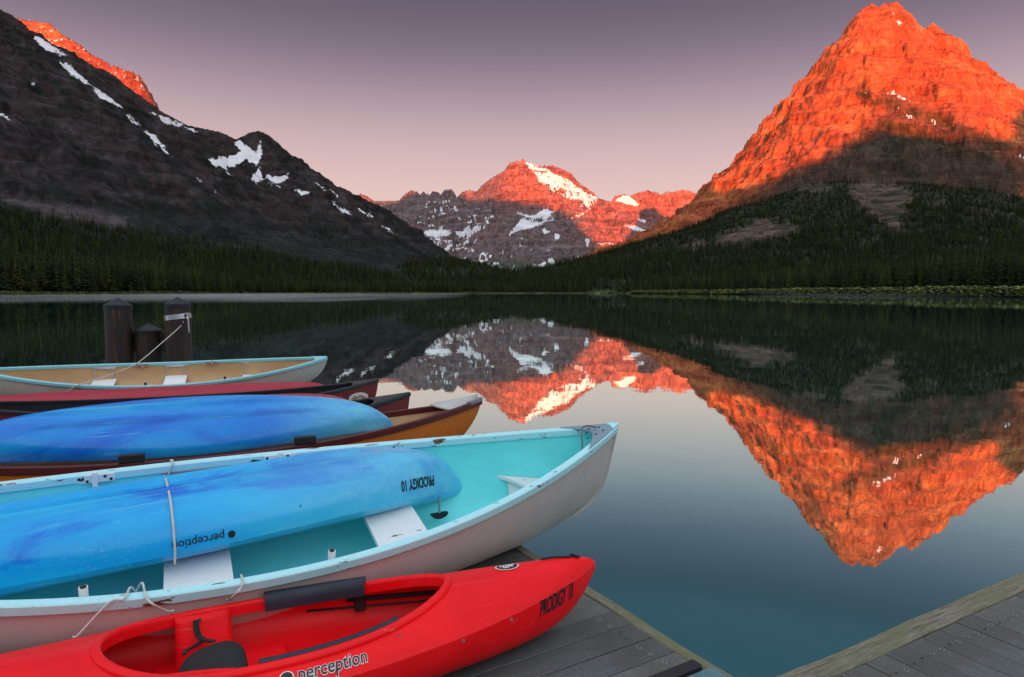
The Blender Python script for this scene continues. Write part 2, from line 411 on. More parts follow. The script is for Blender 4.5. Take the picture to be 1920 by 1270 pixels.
def build_fore():
    step = 7.0
    mats = rock_material('mountain_rock', .012, 14.0)
    out = []
    gm = ([0, .10, .22, .34, .44, .6, .8, 1], [1, .80, .58, .40, .26, .12, .04, 0])
    gf = ([0, .06, .3, .6, 1], [1, .95, .62, .28, 0])
    gl = ([0, .15, .3, .45, .6, .8, 1], [1, .80, .61, .43, .27, .10, 0])
    gc = ([0, .08, .2, .5, 1], [1, .82, .60, .25, 0])
    gk = ([0, .2, .6, 1], [1, .85, .35, 0])
    for side in ('left', 'right'):
        if side == 'right':
            xs = np.arange(0, 2960, 5.5); ys = np.arange(150, 3400, 5.5)
        else:
            xs = np.arange(-3300, step, step * 1.0); ys = np.arange(130, 4000, step * 1.1)
            xs = xs - xs[-1]
        X, Y = np.meshgrid(xs, ys)
        wx = (fbm(X / 260, Y / 260, 41, 4) - .5); wy = (fbm(X / 260, Y / 260, 47, 4) - .5)
        L = lowland(X, Y)
        Z = L.copy()
        RK = np.zeros(X.shape)          # how rocky (upper faces)
        if side == 'right':
            H, D, T = ridge_height(X + wx * 90, Y + wy * 90, R_MAIN, 1.5, *gm)
            up = smooth(20, 160, H)
            gul = ridged(T / 170 + wx * .9 + D / 2600, D / 1100, 11, 5)
            H = H + (gul - .45) * 135 * smooth(0, 300, D) * up + (ridged(T / 52 + wx * 2, D / 240, 13, 5) - .45) * 34 * smooth(0, 70, D) * up
            H = H + (ridged(X / 80, Y / 80, 17, 6, .64) - .45) * 38 * smooth(0, 60, D) * up
            H = H + (terrace(H + .30 * X, X, Y, 88, .8, 15) - H - .30 * X) * up * smooth(10, 110, D) * .45 + (terrace(H + .22 * X, X, Y, 31, .8, 19) - H - .22 * X) * up * smooth(5, 60, D) * .5
            RK = np.where(H > Z, 1.0, RK); Z = np.maximum(Z, H)
            H, D, T = ridge_height(X + wx * 120, Y + wy * 120, R_FOOT, 3.6, *gf)
            H = H - (ridged(X / 160, Y / 160, 23, 4) - .4) * 22 * smooth(5, 60, H) * smooth(0, 150, D) * smooth(10, 60, H)
            RK = np.where(H > Z, 0.0, RK); Z = np.maximum(Z, H)
        else:
            H, D, T = ridge_height(X + wx * 90, Y + wy * 90, R_LEFT, 1.85, *gl)
            up = smooth(15, 140, H)
            gul = ridged(T / 210 + D / 900, D / 1200, 51, 5)
            H = H + (gul - .45) * 80 * smooth(0, 300, D) * up + (ridged(X / 80, Y / 80, 53, 5, .68) - .45) * 34 * smooth(0, 90, D) * up
            H = H + (terrace(H - .25 * X, X, Y, 60, .8, 55) - H + .25 * X) * up * smooth(10, 80, D) * .4
            RK = np.where(H > Z, 1.0, RK); Z = np.maximum(Z, H)
            H, D, T = ridge_height(X + wx * 40, Y + wy * 40, R_CAP, 1.2, *gc)
            H = H + (ridged(T / 60, D / 700, 61, 5) - .45) * 55 * smooth(0, 120, D) * smooth(20, 160, H)
            H = H + (terrace(H, X, Y, 48, .8, 65) - H) * smooth(5, 50, D)
            RK = np.where(H > Z, 2.0, RK); Z = np.maximum(Z, H)
        H, D, T = ridge_height(X + wx * 60, Y + wy * 60, R_KNOLL, 4.0, *gk, zmin=40)
        RK = np.where(H > Z, 0.0, RK); Z = np.maximum(Z, H)
        me = grid_mesh('mountain_' + side, X, Y, Z)
        px, py = survey(X, Y, Z)
        gy_, gx_ = np.gradient(Z, ys, xs)
        slope = np.hypot(gx_, gy_)
        n = fbm(X / 90, Y / 90 + Z / 60, 71, 5)
        n2 = fbm(X / 300, Y / 300, 73, 4)
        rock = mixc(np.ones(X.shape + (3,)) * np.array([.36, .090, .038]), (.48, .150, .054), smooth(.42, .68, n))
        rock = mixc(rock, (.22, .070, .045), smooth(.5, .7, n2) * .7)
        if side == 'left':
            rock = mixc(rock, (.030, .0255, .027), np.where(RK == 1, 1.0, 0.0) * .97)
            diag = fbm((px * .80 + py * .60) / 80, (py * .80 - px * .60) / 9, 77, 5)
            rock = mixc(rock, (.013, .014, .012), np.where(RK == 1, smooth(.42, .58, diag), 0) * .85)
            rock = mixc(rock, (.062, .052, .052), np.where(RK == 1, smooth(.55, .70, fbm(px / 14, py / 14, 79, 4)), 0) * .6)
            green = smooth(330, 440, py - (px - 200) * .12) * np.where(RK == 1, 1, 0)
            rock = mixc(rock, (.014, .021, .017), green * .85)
        else:
            # grass and krummholz on ledges and talus; the slope's shade painted in too
            led = masks(px, py, [[(1600, 165), (1700, 195), (1800, 225), (1885, 268), (1860, 275), (1760, 245), (1640, 200)], [(1640, 225), (1700, 232), (1760, 262), (1850, 278), (1920, 320), (1920, 420), (1300, 440), (1480, 330), (1580, 275)]], 30, 14)
            v = smooth(.40, .60, fbm(X / 42, Y / 42, 81, 4) + (1.0 - slope) * .10)
            rock = mixc(rock, (.060, .045, .036), led * .86)
            rock = mixc(rock, (.042, .040, .022), led * (.15 + .65 * v))
        if side == 'right':
            ramp_ = masks(px, py, [[(1592, 166), (1660, 181), (1740, 209), (1830, 244), (1890, 272), (1872, 278), (1790, 247), (1700, 214), (1640, 193)], [(1636, 224), (1720, 240), (1800, 266), (1862, 290), (1840, 300), (1760, 276), (1660, 240)]], 10, 6)
            rock = mixc(rock, (.075, .050, .020), ramp_ * (.55 + .4 * smooth(.4, .6, n)))
        floor_ = np.where(RK == 0, 1.0, 0.0)
        tint = mixc(rock, (.030, .034, .018), floor_)
        oc = masks(px, py, OUTCROP, 10, 7)
        tint = mixc(tint, (.115, .078, .062), oc * smooth(.36, .5, fbm(X / 22, Y / 22 + Z / 18, 83, 4)))
        sc = masks(px, py, SCREE, 12, 4)
        tint = mixc(tint, (.085, .068, .068), sc)
        sd = shore_dist(X, Y)
        tint = mixc(tint, (.060, .085, .028), floor_ * smooth(40, 8, sd))
        tint = mixc(tint, (.30, .27, .23), smooth(3.5, .5, sd) * smooth(-6, 0, sd))
        snow = masks(px, py, SNOW_NEAR, 8.0, 5.0) * smooth(.85, 1.15, RK + .2)
        if side == 'left':      # ledges of old snow on the far cap
            snow = np.maximum(snow, np.where(RK == 2, smooth(.56, .66, fbm(X / 60, Z / 9, 91, 3)) * .45, 0))
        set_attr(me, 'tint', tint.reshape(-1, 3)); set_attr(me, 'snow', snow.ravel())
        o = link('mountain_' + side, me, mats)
        tag(o, kind='structure')
        forest = floor_ * smooth(16, 36, sd) * (1 - oc)
        if side == 'left':
            forest = np.maximum(forest, smooth(384, 406, py - px * .17 + 18 * (n - .5)) * (1 - sc) * (RK == 1) * np.where(px < 760, 1, 0) * smooth(2.0, .2, 0 * px))
            forest = np.where((RK == 1) & (py < 470), forest * .45, forest)
        forest = np.where(Z < WATER + .7, 0, forest)
        out.append((xs, ys, Z, forest, px, py))
    return out

FORE = build_fore()

def build_far():
    xs = np.arange(-2700, 3300, 11.0)
    ys = np.concatenate([np.arange(3900, 5200, 22.0), np.arange(5200, 7400, 9.0)])
    X, Y = np.meshgrid(xs, ys)
    wx = (fbm(X / 300, Y / 300, 141, 4) - .5); wy = (fbm(X / 300, Y / 300, 147, 4) - .5)
    g = ([0, .05, .16, .22, .30, .40, .50, .62, .8, 1], [1, .88, .70, .66, .58, .42, .36, .22, .09, 0])
    gs = ([0, .1, .3, .6, 1], [1, .86, .60, .28, 0])
    Z = 30 + fbm(X / 400, Y / 400, 5, 3) * 40
    for R, k, gg, ga, tp in ((R_GOULD, 1.55, g, 90, .95), (R_WALL, 1.25, ([0, .1, .3, .6, 1], [1, .74, .42, .16, 0]), 85, .8), (R_SPUR, 1.5, gs, 80, .5), (R_BUTT, 1.1, gs, 60, .8)):
        H, D, T = ridge_height(X + wx * 110, Y + wy * 110, R, k, *gg)
        gul = ridged(T / 130 + wx * .8, D / 1500, 151, 5)
        H = H + (gul - .45) * ga * smooth(15, 240, D) * smooth(60, 260, H) + (ridged(X / 90, Y / 90, 153, 5, .68) - .45) * 48 * smooth(0, 80, D) * smooth(40, 200, H)
        H = H + (ridged(T / 50 + wx, D / 900, 159, 5) - .45) * 44 * smooth(0, 100, D) * smooth(60, 260, H)
        H = H + (terrace(H, X, Y, 74, 1, 155) - H) * tp * .75 * smooth(15, 110, D)
        Z = np.maximum(Z, H)
    me = grid_mesh('mountain_centre', X, Y, Z)
    px, py = survey(X, Y, Z)
    n = fbm(X / 110, Y / 110 + Z / 50, 171, 5)
    st = fbm(X / 900, Z / 16, 173, 4)
    rock = mixc(np.ones(X.shape + (3,)) * np.array([.26, .112, .098]), (.38, .150, .112), smooth(.40, .65, n))
    rock = mixc(rock, (.145, .080, .080), smooth(.50, .66, st) * .75)
    # the shade's grey-blue painted into the lower cliffs and garden wall
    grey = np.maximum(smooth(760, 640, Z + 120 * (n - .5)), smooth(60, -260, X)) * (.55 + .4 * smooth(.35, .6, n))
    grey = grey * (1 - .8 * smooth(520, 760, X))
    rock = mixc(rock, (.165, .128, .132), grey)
    rock = mixc(rock, (.06, .075, .055), smooth(470, 500, py) * .8)
    snow = masks(px, py, SNOW_FAR, 6.0, 3.0, 7)
    lines = smooth(.63, .70, fbm(X / 75, Z / 11 + X / 160, 187, 4)) * smooth(.45, .6, fbm(X / 260, Y / 260, 189, 3)) * smooth(350, 100, X) * smooth(372, 395, py)
    snow = np.maximum(snow, lines * .8)
    # thin ledges of snow across the big snow face
    led = masks(px, py, [[(978, 296), (1120, 368), (1122, 378), (1100, 395), (1060, 372), (1010, 340)]], 8, 3)
    snow = snow * (1 - led * .75 * smooth(.50, .40, fbm(X / 160 + Y / 300, Z / 11 + X / 90, 179, 4)))
    snow = np.maximum(snow, led * smooth(.54, .64, fbm(X / 140, Z / 9, 177, 3)) * .8)
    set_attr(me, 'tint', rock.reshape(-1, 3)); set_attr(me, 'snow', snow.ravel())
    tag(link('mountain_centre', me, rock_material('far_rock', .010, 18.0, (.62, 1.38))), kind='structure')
build_far()

# the range behind the viewer: its crest throws the morning shadow over lake and lower slopes
def build_behind():
    cx = [-9000, -5000, -3200, -2700, -1750, -1356, -1160, -965, -820, -678, -560, -391, -150, 0, 199, 420, 500, 600, 700, 757, 802, 880, 960, 1181, 1366, 1500, 1540, 1600, 1640, 1750, 1850, 1950, 2200, 3000, 9000]
    cz = [1400, 1400, 1320, 1310, 1310, 1375, 1380, 1450, 1500, 1512, 1480, 1364, 1300, 1268, 1215, 1150, 1080, 930, 770, 650, 640, 662, 692, 785, 762, 735, 740, 805, 845, 915, 975, 1060, 1300, 1400, 1400]
    xs = np.unique(np.concatenate([np.arange(-9000, 9001, 250.0), np.arange(-3000, 2300, 20.0)]))
    ys = np.concatenate([np.arange(-7000, -3000, 250.0), np.arange(-3000, -140, 90.0), [-130, -110, -90, -75]])
    X, Y = np.meshgrid(xs, ys)
    crest = np.interp(xs, cx, cz)[None, :] + (fbm(X / 90, X * 0, 201, 4) - .5) * 26
    t = np.where(Y < -3000, (Y + 7000) / 4000, (-Y - 75) / 2925)
    t = np.clip(t, 0, 1)
    Z = WATER + .3 + crest * (t ** 1.5) * (1 - .12 * (ridged(X / 400, Y / 400, 203, 4)) * (1 - t))
    me = grid_mesh('mountain_behind', X, Y, Z)
    n = fbm(X / 200, Y / 200, 205, 4)
    tint = mixc(np.ones(X.shape + (3,)) * np.array([.05, .055, .035]), (.2, .14, .11), smooth(400, 900, Z + 300 * (n - .5)))
    set_attr(me, 'tint', tint.reshape(-1, 3)); set_attr(me, 'snow', np.zeros(X.size))
    tag(link('mountain_behind', me, rock_material('ridge_rock', .01, 12.0)), kind='structure')
build_behind()

# ground sheet out to the horizon, dipping into the lake bed
def build_ground():
    M = Mat('meadow_ground')
    n = M.noise(.02, 6, .6, M.coords())
    M.set(base=M.ramp(n, [(.3, (.045, .05, .025)), (.7, (.09, .08, .045))]), rough=.95)
    th = np.linspace(0, 2 * np.pi, 181)
    rr = np.array([0, 30, 60, 90, 120, 160, 220, 300, 400, 520, 700, 900, 1200, 1600, 2200, 4000, 9000, 20000, 45000], float)
    TH, RR = np.meshgrid(th, rr)
    X, Y = RR * np.sin(TH), RR * np.cos(TH)
    s = shore_dist(X, Y)
    Z = WATER + np.where(s > 0, np.minimum(.02 + s * .002, .1), np.maximum(s * .1, -4.0)) - .05 * 0
    Z = np.where(s > 25, WATER + .06, np.where(s > 0, WATER - .6, Z))
    tag(link('ground', grid_mesh('ground', X, Y, Z), M.m), kind='structure')
build_ground()

# ------------------------------------------------------------------ water
def build_water():
    M = Mat('lake_water')
    M.n.remove(M.b)
    co = M.coords((1, 1, 1))
    big = M.noise(.35, 3, .5, M.coords((1.0, .55, 1)))
    small = M.noise(2.6, 3, .55, M.coords((1.0, .6, 1)))
    hgt = M.math('ADD', M.math('MULTIPLY', big, 1.0), M.math('MULTIPLY', small, .10))
    bp = M.new('ShaderNodeBump')
    bp.inputs['Strength'].default_value = .5
    bp.inputs['Distance'].default_value = .014
    M.l.new(hgt, bp.inputs['Height'])
    gl = M.new('ShaderNodeBsdfGlossy')
    gl.inputs['Roughness'].default_value = .015
    M.l.new(bp.outputs[0], gl.inputs['Normal'])
    df = M.new('ShaderNodeBsdfDiffuse')
    df.inputs['Color'].default_value = (.006, .056, .064, 1)
    lw = M.new('ShaderNodeLayerWeight')
    lw.inputs['Blend'].default_value = .5
    fac = M.ramp(lw.outputs['Facing'], [(0.0, (.04,) * 3), (.42, (.20,) * 3), (.52, (.38,) * 3), (.62, (.72,) * 3), (.74, (.90,) * 3), (.88, (.95,) * 3)])
    gc = M.ramp(lw.outputs['Facing'], [(.45, (.34, .78, .82)), (.60, (.38, .84, .84)), (.72, (.52, .94, .90)), (.84, (.80, 1.0, .94)), (.95, (.95, 1.0, .96))])
    M.l.new(gc, gl.inputs['Color'])
    mx = M.new('ShaderNodeMixShader')
    M.l.new(fac, mx.inputs[0]); M.l.new(df.outputs[0], mx.inputs[1]); M.l.new(gl.outputs[0], mx.inputs[2])
    M.l.new(mx.outputs[0], M.out.inputs[0])
    th = np.linspace(0, 2 * np.pi, 97)
    rr = np.array([0, 5, 20, 80, 300, 900, 1900], float)
    TH, RR = np.meshgrid(th, rr)
    me = grid_mesh('lake_water', RR * np.sin(TH), RR * np.cos(TH), 0 * RR + WATER)
    tag(link('lake_water', me, M.m), kind='structure')
build_water()

# ================================================================== TREES
def foliage_material(name, a, b, rough=.9):
    M = Mat(name)
    oi = M.new('ShaderNodeObjectInfo')
    n = M.noise(.9, 4, .6, M.coords((1, 1, 1)))
    c = M.ramp(n, [(.3, a), (.72, b)])
    var = M.ramp(oi.outputs['Random'], [(0, (.40, .44, .42)), (.5, (.85, .86, .80)), (.85, (1.25, 1.2, .95)), (1, (1.9, 1.6, 1.1))])
    M.set(base=M.mix(1.0, c, var, 'MULTIPLY'), rough=rough, spec=.1)
    return M.m
M_NEEDLE = foliage_material('conifer_needles', (.017, .023, .009), (.044, .050, .017))
M_WILLOW = foliage_material('willow_leaves', (.09, .115, .045), (.20, .22, .095))
M_BARK = Mat('pine_bark').set(base=(.07, .05, .04), rough=.95).m

def crown_mesh(name, h, r, whorls, per, seed, bare=.10):
    """spruce crown: whorls of drooping, ragged branch sprays round a thin core"""
    rg = random.Random(seed)
    V, Fc = [], []
    for w in range(whorls):
        t = (w + .5 * rg.random()) / whorls
        z = h * (bare + (1 - bare) * t)
        rr = r * (1 - t) ** .85 * rg.uniform(.78, 1.12) + .12
        for k in range(per):
            if rg.random() < .10: continue
            a = 2 * math.pi * (k + rg.uniform(-.35, .35)) / per + w * 1.7
            L = rr * rg.uniform(.6, 1.15)
            dz = -L * rg.uniform(.25, .55)
            wd = L * rg.uniform(.28, .46)
            ca, sa = math.cos(a), math.sin(a)
            i = len(V)
            up = h / whorls * .9
            V += [(0, 0, z + up * .6), (ca * L * .55 - sa * wd, sa * L * .55 + ca * wd, z + dz * .45 - .1), (ca * L, sa * L, z + dz + rg.uniform(0, .25) * L), (ca * L * .55 + sa * wd, sa * L * .55 - ca * wd, z + dz * .45 - .1), (ca * L * .5, sa * L * .5, z + dz * .3 + .12 * L)]
            Fc += [(i, i + 1, i + 4), (i + 1, i + 2, i + 4), (i + 2, i + 3, i + 4), (i + 3, i, i + 4)]
    i = len(V)
    V += [(.12 * math.cos(q), .12 * math.sin(q), h * .9) for q in (0, 2.1, 4.2)] + [(0, 0, h * 1.04)]
    Fc += [(i, i + 1, i + 3), (i + 1, i + 2, i + 3), (i + 2, i, i + 3)]
    me = mesh(name, V, Fc)
    me.materials.append(M_NEEDLE)
    return me
def trunk_mesh(name, h, r):
    V, Fc = [], []
    n = 7
    for z, q in ((-1.0, 1.15), (h * .3, .8), (h * .97, .12)):
        V += [(r * q * math.cos(2 * math.pi * k / n), r * q * math.sin(2 * math.pi * k / n), z) for k in range(n)]
    for j in range(2):
        for k in range(n):
            Fc.append((j * n + k, j * n + (k + 1) % n, (j + 1) * n + (k + 1) % n, (j + 1) * n + k))
    me = mesh(name, V, Fc)
    me.materials.append(M_BARK)
    return me
TREE_KINDS = []
for kind, (h, r, wh, per, bare) in enumerate([(17, 2.9, 17, 8, .05), (20, 2.5, 21, 7, .14), (14, 2.7, 14, 8, .02), (18, 2.1, 18, 6, .30)]):
    TREE_KINDS.append((crown_mesh('crown', h, r, wh, per, 40 + kind, bare), trunk_mesh('trunk', h, .2 + .006 * h), h))

def sample_grid(xs, ys, A, x, y):
    fx = np.clip((x - xs[0]) / (xs[1] - xs[0]), 0, len(xs) - 1.001)
    fy = np.clip((y - ys[0]) / (ys[1] - ys[0]), 0, len(ys) - 1.001)
    i, j = fx.astype(int), fy.astype(int)
    u, v = fx - i, fy - j
    return (A[j, i] * (1 - u) + A[j, i + 1] * u) * (1 - v) + (A[j + 1, i] * (1 - u) + A[j + 1, i + 1] * u) * v
def fore_sample(x, y, which):
    """height or forest mask of the near terrain at ground points"""
    out = np.full(x.shape, -5.0)
    for (xs, ys, Z, Fm, _, _), m in zip(FORE, (x < 0, x >= 0)):
        if m.any():
            out[m] = sample_grid(xs, ys, Z if which == 'z' else Fm, x[m], y[m])
    return out

# front row of the forest: each tree on its own
TREE_LABELS = ['dense dark green spruce', 'tall slim spruce', 'short full spruce', 'thin ragged pine']
protos = [None] * 4
front_xy = []
tries = 0
cand = []
while len(cand) < 4200:
    px = RNG.uniform(-60, 1990)
    rs = np.interp(px, SHORE_PX, SHORE_R)
    r = rs + 20 + RNG.exponential(26)
    a = (px - 960) / FOC
    y = r / math.hypot(1, a)
    cand.append((a * y, y, r, px))
cand = np.array(cand)
cz = fore_sample(cand[:, 0], cand[:, 1], 'z'); cf = fore_sample(cand[:, 0], cand[:, 1], 'f')
order = np.argsort(cand[:, 2] + RNG.uniform(0, 120, len(cand)))
for i in order:
    if len(front_xy) >= 290: break
    x, y, r, px = cand[i]
    if cf[i] < .55 or cz[i] < WATER + .6: continue
    if any((x - q[0]) ** 2 + (y - q[1]) ** 2 < 3.1 ** 2 for q in front_xy): continue
    k = int(RNG.choice(4, p=[.36, .26, .24, .14]))
    front_xy.append((x, y))
    crown, trunk, h = TREE_KINDS[k]
    s = float(RNG.uniform(.62, 1.12))
    rot = float(RNG.uniform(0, 6.28))
    if protos[k] is None:
        root = empty('spruce_tree' if k != 3 else 'pine_tree')
        c = link('crown', crown, None, root)
        t = link('trunk', trunk, None, root)
        protos[k] = (root, c, t)
    else:
        p = protos[k]
        root = p[0].copy(); COL.objects.link(root)
        for ch in p[1:]:
            q = ch.copy(); COL.objects.link(q); q.parent = root
    root.location = (x, y, cz[i] - .2)
    root.rotation_euler = (0, 0, rot)
    root.scale = (s, s, s * float(RNG.uniform(.92, 1.12)))
    where = ('at the far left of the lake', 'behind the mooring piles', 'behind the grassy spit', 'across the lake from the canoes', 'below the snowy centre peak', 'on the far right shore', 'under the red mountain')[int(np.searchsorted([150, 290, 430, 800, 1180, 1500], px))]
    tag(root, TREE_LABELS[k] + ' ' + where, 'tree', 'conifers along the far shore ' + where)

# the rest of the forest, one mass per kind of tree
def scatter_nodes(name, src, n_seed, scale_attr='size'):
    ng = bpy.data.node_groups.new(name, 'GeometryNodeTree')
    ng.interface.new_socket('Geometry', in_out='INPUT', socket_type='NodeSocketGeometry')
    ng.interface.new_socket('Geometry', in_out='OUTPUT', socket_type='NodeSocketGeometry')
    N, L = ng.nodes, ng.links
    gi, go = N.new('NodeGroupInput'), N.new('NodeGroupOutput')
    oi = N.new('GeometryNodeObjectInfo')
    oi.inputs['Object'].default_value = src
    oi.inputs['As Instance'].default_value = True
    ip = N.new('GeometryNodeInstanceOnPoints')
    at = N.new('GeometryNodeInputNamedAttribute'); at.data_type = 'FLOAT_VECTOR'
    at.inputs['Name'].default_value = scale_attr
    rv = N.new('FunctionNodeRandomValue'); rv.data_type = 'FLOAT_VECTOR'
    rv.inputs[0].default_value = (-.04, -.04, 0); rv.inputs[1].default_value = (.04, .04, 6.28)
    rv.inputs['Seed'].default_value = n_seed
    L.new(gi.outputs[0], ip.inputs['Points'])
    L.new(oi.outputs['Geometry'], ip.inputs['Instance'])
    L.new(at.outputs[0], ip.inputs['Scale'])
    L.new(rv.outputs[0], ip.inputs['Rotation'])
    L.new(ip.outputs[0], go.inputs[0])
    return ng
def scatter(name, P, S, src, seed, label, cat):
    me = bpy.data.meshes.new(name)
    me.vertices.add(len(P)); me.vertices.foreach_set('co', P.astype(np.float32).ravel())
    a = me.attributes.new('size', 'FLOAT_VECTOR', 'POINT'); a.data.foreach_set('vector', S.astype(np.float32).ravel())
    o = bpy.data.objects.new(name, me); COL.objects.link(o)
    md = o.modifiers.new('scatter', 'NODES'); md.node_group = scatter_nodes(name, src, seed)
    tag(o, label, cat, kind='stuff')
    return o
def grow_forest():
    n = 330000
    # more points where the wood stands near
    px = RNG.uniform(-900, 2600, n)
    y = np.exp(RNG.uniform(math.log(240), math.log(3300), n))
    x = (px - 960) / FOC * y
    f = fore_sample(x, y, 'f'); z = fore_sample(x, y, 'z')
    dens = np.clip((y / 900) ** .9, .55, 1.0)
    clump = smooth(.28, .48, fbm(x / 55, y / 55, 301, 3))
    keep = (RNG.uniform(0, 1, n) < f * dens * (.35 + .65 * clump)) & (z > WATER + .5)
    fx = np.array(front_xy)
    x, y, z = x[keep], y[keep], z[keep]
    k = RNG.choice(4, size=len(x), p=[.38, .28, .22, .12])
    s = RNG.uniform(.50, 1.08, len(x)) * np.interp(z, [0, 120, 330, 700], [1, .95, .70, .5])
    names = ['forest', 'forest', 'forest', 'forest']
    for q in range(4):
        m = k == q
        P = np.stack([x[m], y[m], z[m] - .3], -1)
        S = np.stack([s[m] * 1.15, s[m] * 1.15, s[m] * RNG.uniform(.9, 1.15, m.sum())], -1)
        scatter('forest', P, S, protos[q][1], 10 + q, ['dark spruce forest covering the lower slopes round the lake', 'slim spruces filling the forest on the lower slopes', 'short bushy spruces filling the forest on the lower slopes', 'thin ragged pines scattered in the forest on the lower slopes'][q], 'forest')
    print('forest trees', len(x))
grow_forest()

# willow thicket on the shore
def bush_mesh(seed):
    rg = random.Random(seed)
    V, Fc = [], []
    for c in range(60):
        th, ph = rg.uniform(0, 6.28), math.acos(rg.uniform(0, 1))
        rr = rg.uniform(.55, 1.0)
        cx, cy, cz_ = rr * math.sin(ph) * math.cos(th) * 1.25, rr * math.sin(ph) * math.sin(th) * 1.25, rr * math.cos(ph) * .9 + .1
        for q in range(3):
            a = rg.uniform(0, 6.28); d = Vector((math.cos(a), math.sin(a), rg.uniform(-.2, .9))).normalized() * rg.uniform(.16, .32)
            e = Vector((-d.y, d.x, rg.uniform(-.1, .1))) * .55
            p = Vector((cx, cy, cz_))
            i = len(V)
            V += [tuple(p - e * .5), tuple(p + d * .5 - e), tuple(p + d), tuple(p + d * .5 + e)]
            Fc += [(i, i + 1, i + 2, i + 3)]
    me = mesh('leaves', V, Fc)
    me.materials.append(M_WILLOW)
    return me
BUSH = bush_mesh(3)
def place_bushes():
    first = None
    spots = [(292, 10, 1.7), (318, 8, 2.3), (336, 7, 2.6), (352, 8, 2.1), (374, 6, 1.6), (398, 5, 1.3), (1318, 7, 2.0), (1408, 8, 2.5), (1486, 8, 2.3), (1590, 7, 2.1), (1706, 7, 2.4), (1812, 8, 2.2), (1892, 8, 2.6)]
    for px, off, s in spots:
        r = np.interp(px, SHORE_PX, SHORE_R) + off
        a = (px - 960) / FOC
        y = r / math.hypot(1, a); x = a * y
        z = float(fore_sample(np.array([x]), np.array([y]), 'z')[0])
        if first is None:
            o = first = link('willow_bush', BUSH)
        else:
            o = first.copy(); COL.objects.link(o)
        o.location = (x, y, max(z, WATER) - .1); o.rotation_euler = (0, 0, px); o.scale = (s * 1.3, s * 1.3, s)
        k = [q[0] for q in spots].index(px)
        nth = ('first', 'second', 'third', 'fourth', 'fifth', 'sixth', 'seventh')[k if px < 600 else k - 6]
        tag(o, ('light green willow bush on the grassy spit, %s from its left end' if px < 600 else 'light green willow bush at the water edge under the red mountain, %s from the left') % nth, 'bush', 'willow bushes on the spit' if px < 600 else 'willow bushes under the red mountain')
    P, S = [], []
    for px, n, dmax in [(p, 26, 22) for p in range(1190, 2000, 4)] + [(p, 8, 9) for p in range(230, 425, 4)] + [(p, 7, 8) for p in range(-60, 230, 5)] + [(p, 4, 6) for p in range(430, 1190, 6)]:
        for _ in range(n):
            q = px + random.uniform(-4, 4)
            r = np.interp(q, SHORE_PX, SHORE_R) + random.uniform(-2, dmax)
            a = (q - 960) / FOC
            y = r / math.hypot(1, a); P.append((a * y, y)); b = random.uniform(.9, 2.3) * (1.8 if q > 1190 else 1); S.append((b * 1.3, b * 1.3, b))
    P = np.array(P); S = np.array(S)
    z = fore_sample(P[:, 0], P[:, 1], 'z')
    m = z > WATER + .02
    scatter('shrubbery', np.stack([P[m, 0], P[m, 1], z[m] - .1], -1), S[m], first, 33, 'low light green willow thicket along the far shore', 'shrubbery')
place_bushes()

# ================================================================== JETTIES
def box_mesh(name, x0, x1, y0, y1, z0, z1, bev=0.0):
    bm = bmesh.new()
    vs = [bm.verts.new(p) for p in ((x0, y0, z0), (x1, y0, z0), (x1, y1, z0), (x0, y1, z0), (x0, y0, z1), (x1, y0, z1), (x1, y1, z1), (x0, y1, z1))]
    for f in ((3, 2, 1, 0), (4, 5, 6, 7), (0, 1, 5, 4), (1, 2, 6, 5), (2, 3, 7, 6), (3, 0, 4, 7)):
        bm.faces.new([vs[i] for i in f])
    if bev:
        bmesh.ops.bevel(bm, geom=list(bm.edges), offset=bev, segments=1, affect='EDGES')
    me = bpy.data.meshes.new(name); bm.to_mesh(me); bm.free()
    return me
def deck_material():
    M = Mat('grey_deck_board')
    co = M.coords((.8, 14, 14))
    oi = M.new('ShaderNodeObjectInfo')
    gr = M.noise(6, 6, .65, co, .6)
    sp = M.noise(70, 4, .7, M.coords((1, 1, 1)))
    bl = M.noise(2.2, 5, .6, M.coords((1, 1, 1), loc=(3, 1, 0)))
    c = M.ramp(gr, [(.25, (.070, .084, .086)), (.75, (.146, .166, .168))])
    c = M.mix(M.ramp(bl, [(.42, (0,) * 3), (.68, (1,) * 3)]), c, (.085, .082, .074))
    c = M.mix(1.0, c, M.ramp(sp, [(.3, (.78,) * 3), (.7, (1.25,) * 3)]), 'MULTIPLY')
    v = M.ramp(oi.outputs['Random'], [(0, (.76, .79, .79)), (1, (1.22, 1.22, 1.18))])
    M.set(base=M.mix(1.0, c, v, 'MULTIPLY'), rough=.62, spec=.35)
    M.bump(M.mix(.5, gr, sp), .35, .003)
    return M.m
def edging_material():
    M = Mat('weathered_timber')
    co = M.coords((1.2, 22, 22))
    g = M.noise(5, 7, .7, co, 1.2)
    k = M.noise(1.8, 4, .6, M.coords((1, 3, 3)))
    c = M.ramp(g, [(.28, (.045, .045, .028)), (.45, (.15, .142, .098)), (.62, (.27, .255, .195)), (.8, (.38, .365, .30))])
    c = M.mix(M.ramp(k, [(.45, (0,) * 3), (.7, (1,) * 3)]), c, (.15, .16, .08))
    M.set(base=c, rough=.85, spec=.2)
    M.bump(g, .8, .006)
    return M.m
M_DECK, M_EDGE = deck_material(), edging_material()
M_SCREW = Mat('screw_steel').set(base=(.012, .012, .014), rough=.7, spec=.2).m
M_PALE = Mat('screw_scuff').set(base=(.20, .20, .19), rough=.9).m
M_HINGE = Mat('painted_hinge_steel')
M_HINGE.set(base=M_HINGE.ramp(M_HINGE.noise(18, 6, .7, M_HINGE.coords()), [(.35, (.06, .14, .17)), (.6, (.11, .21, .25)), (.75, (.02, .03, .04))]), rough=.45)
M_HINGE = M_HINGE.m
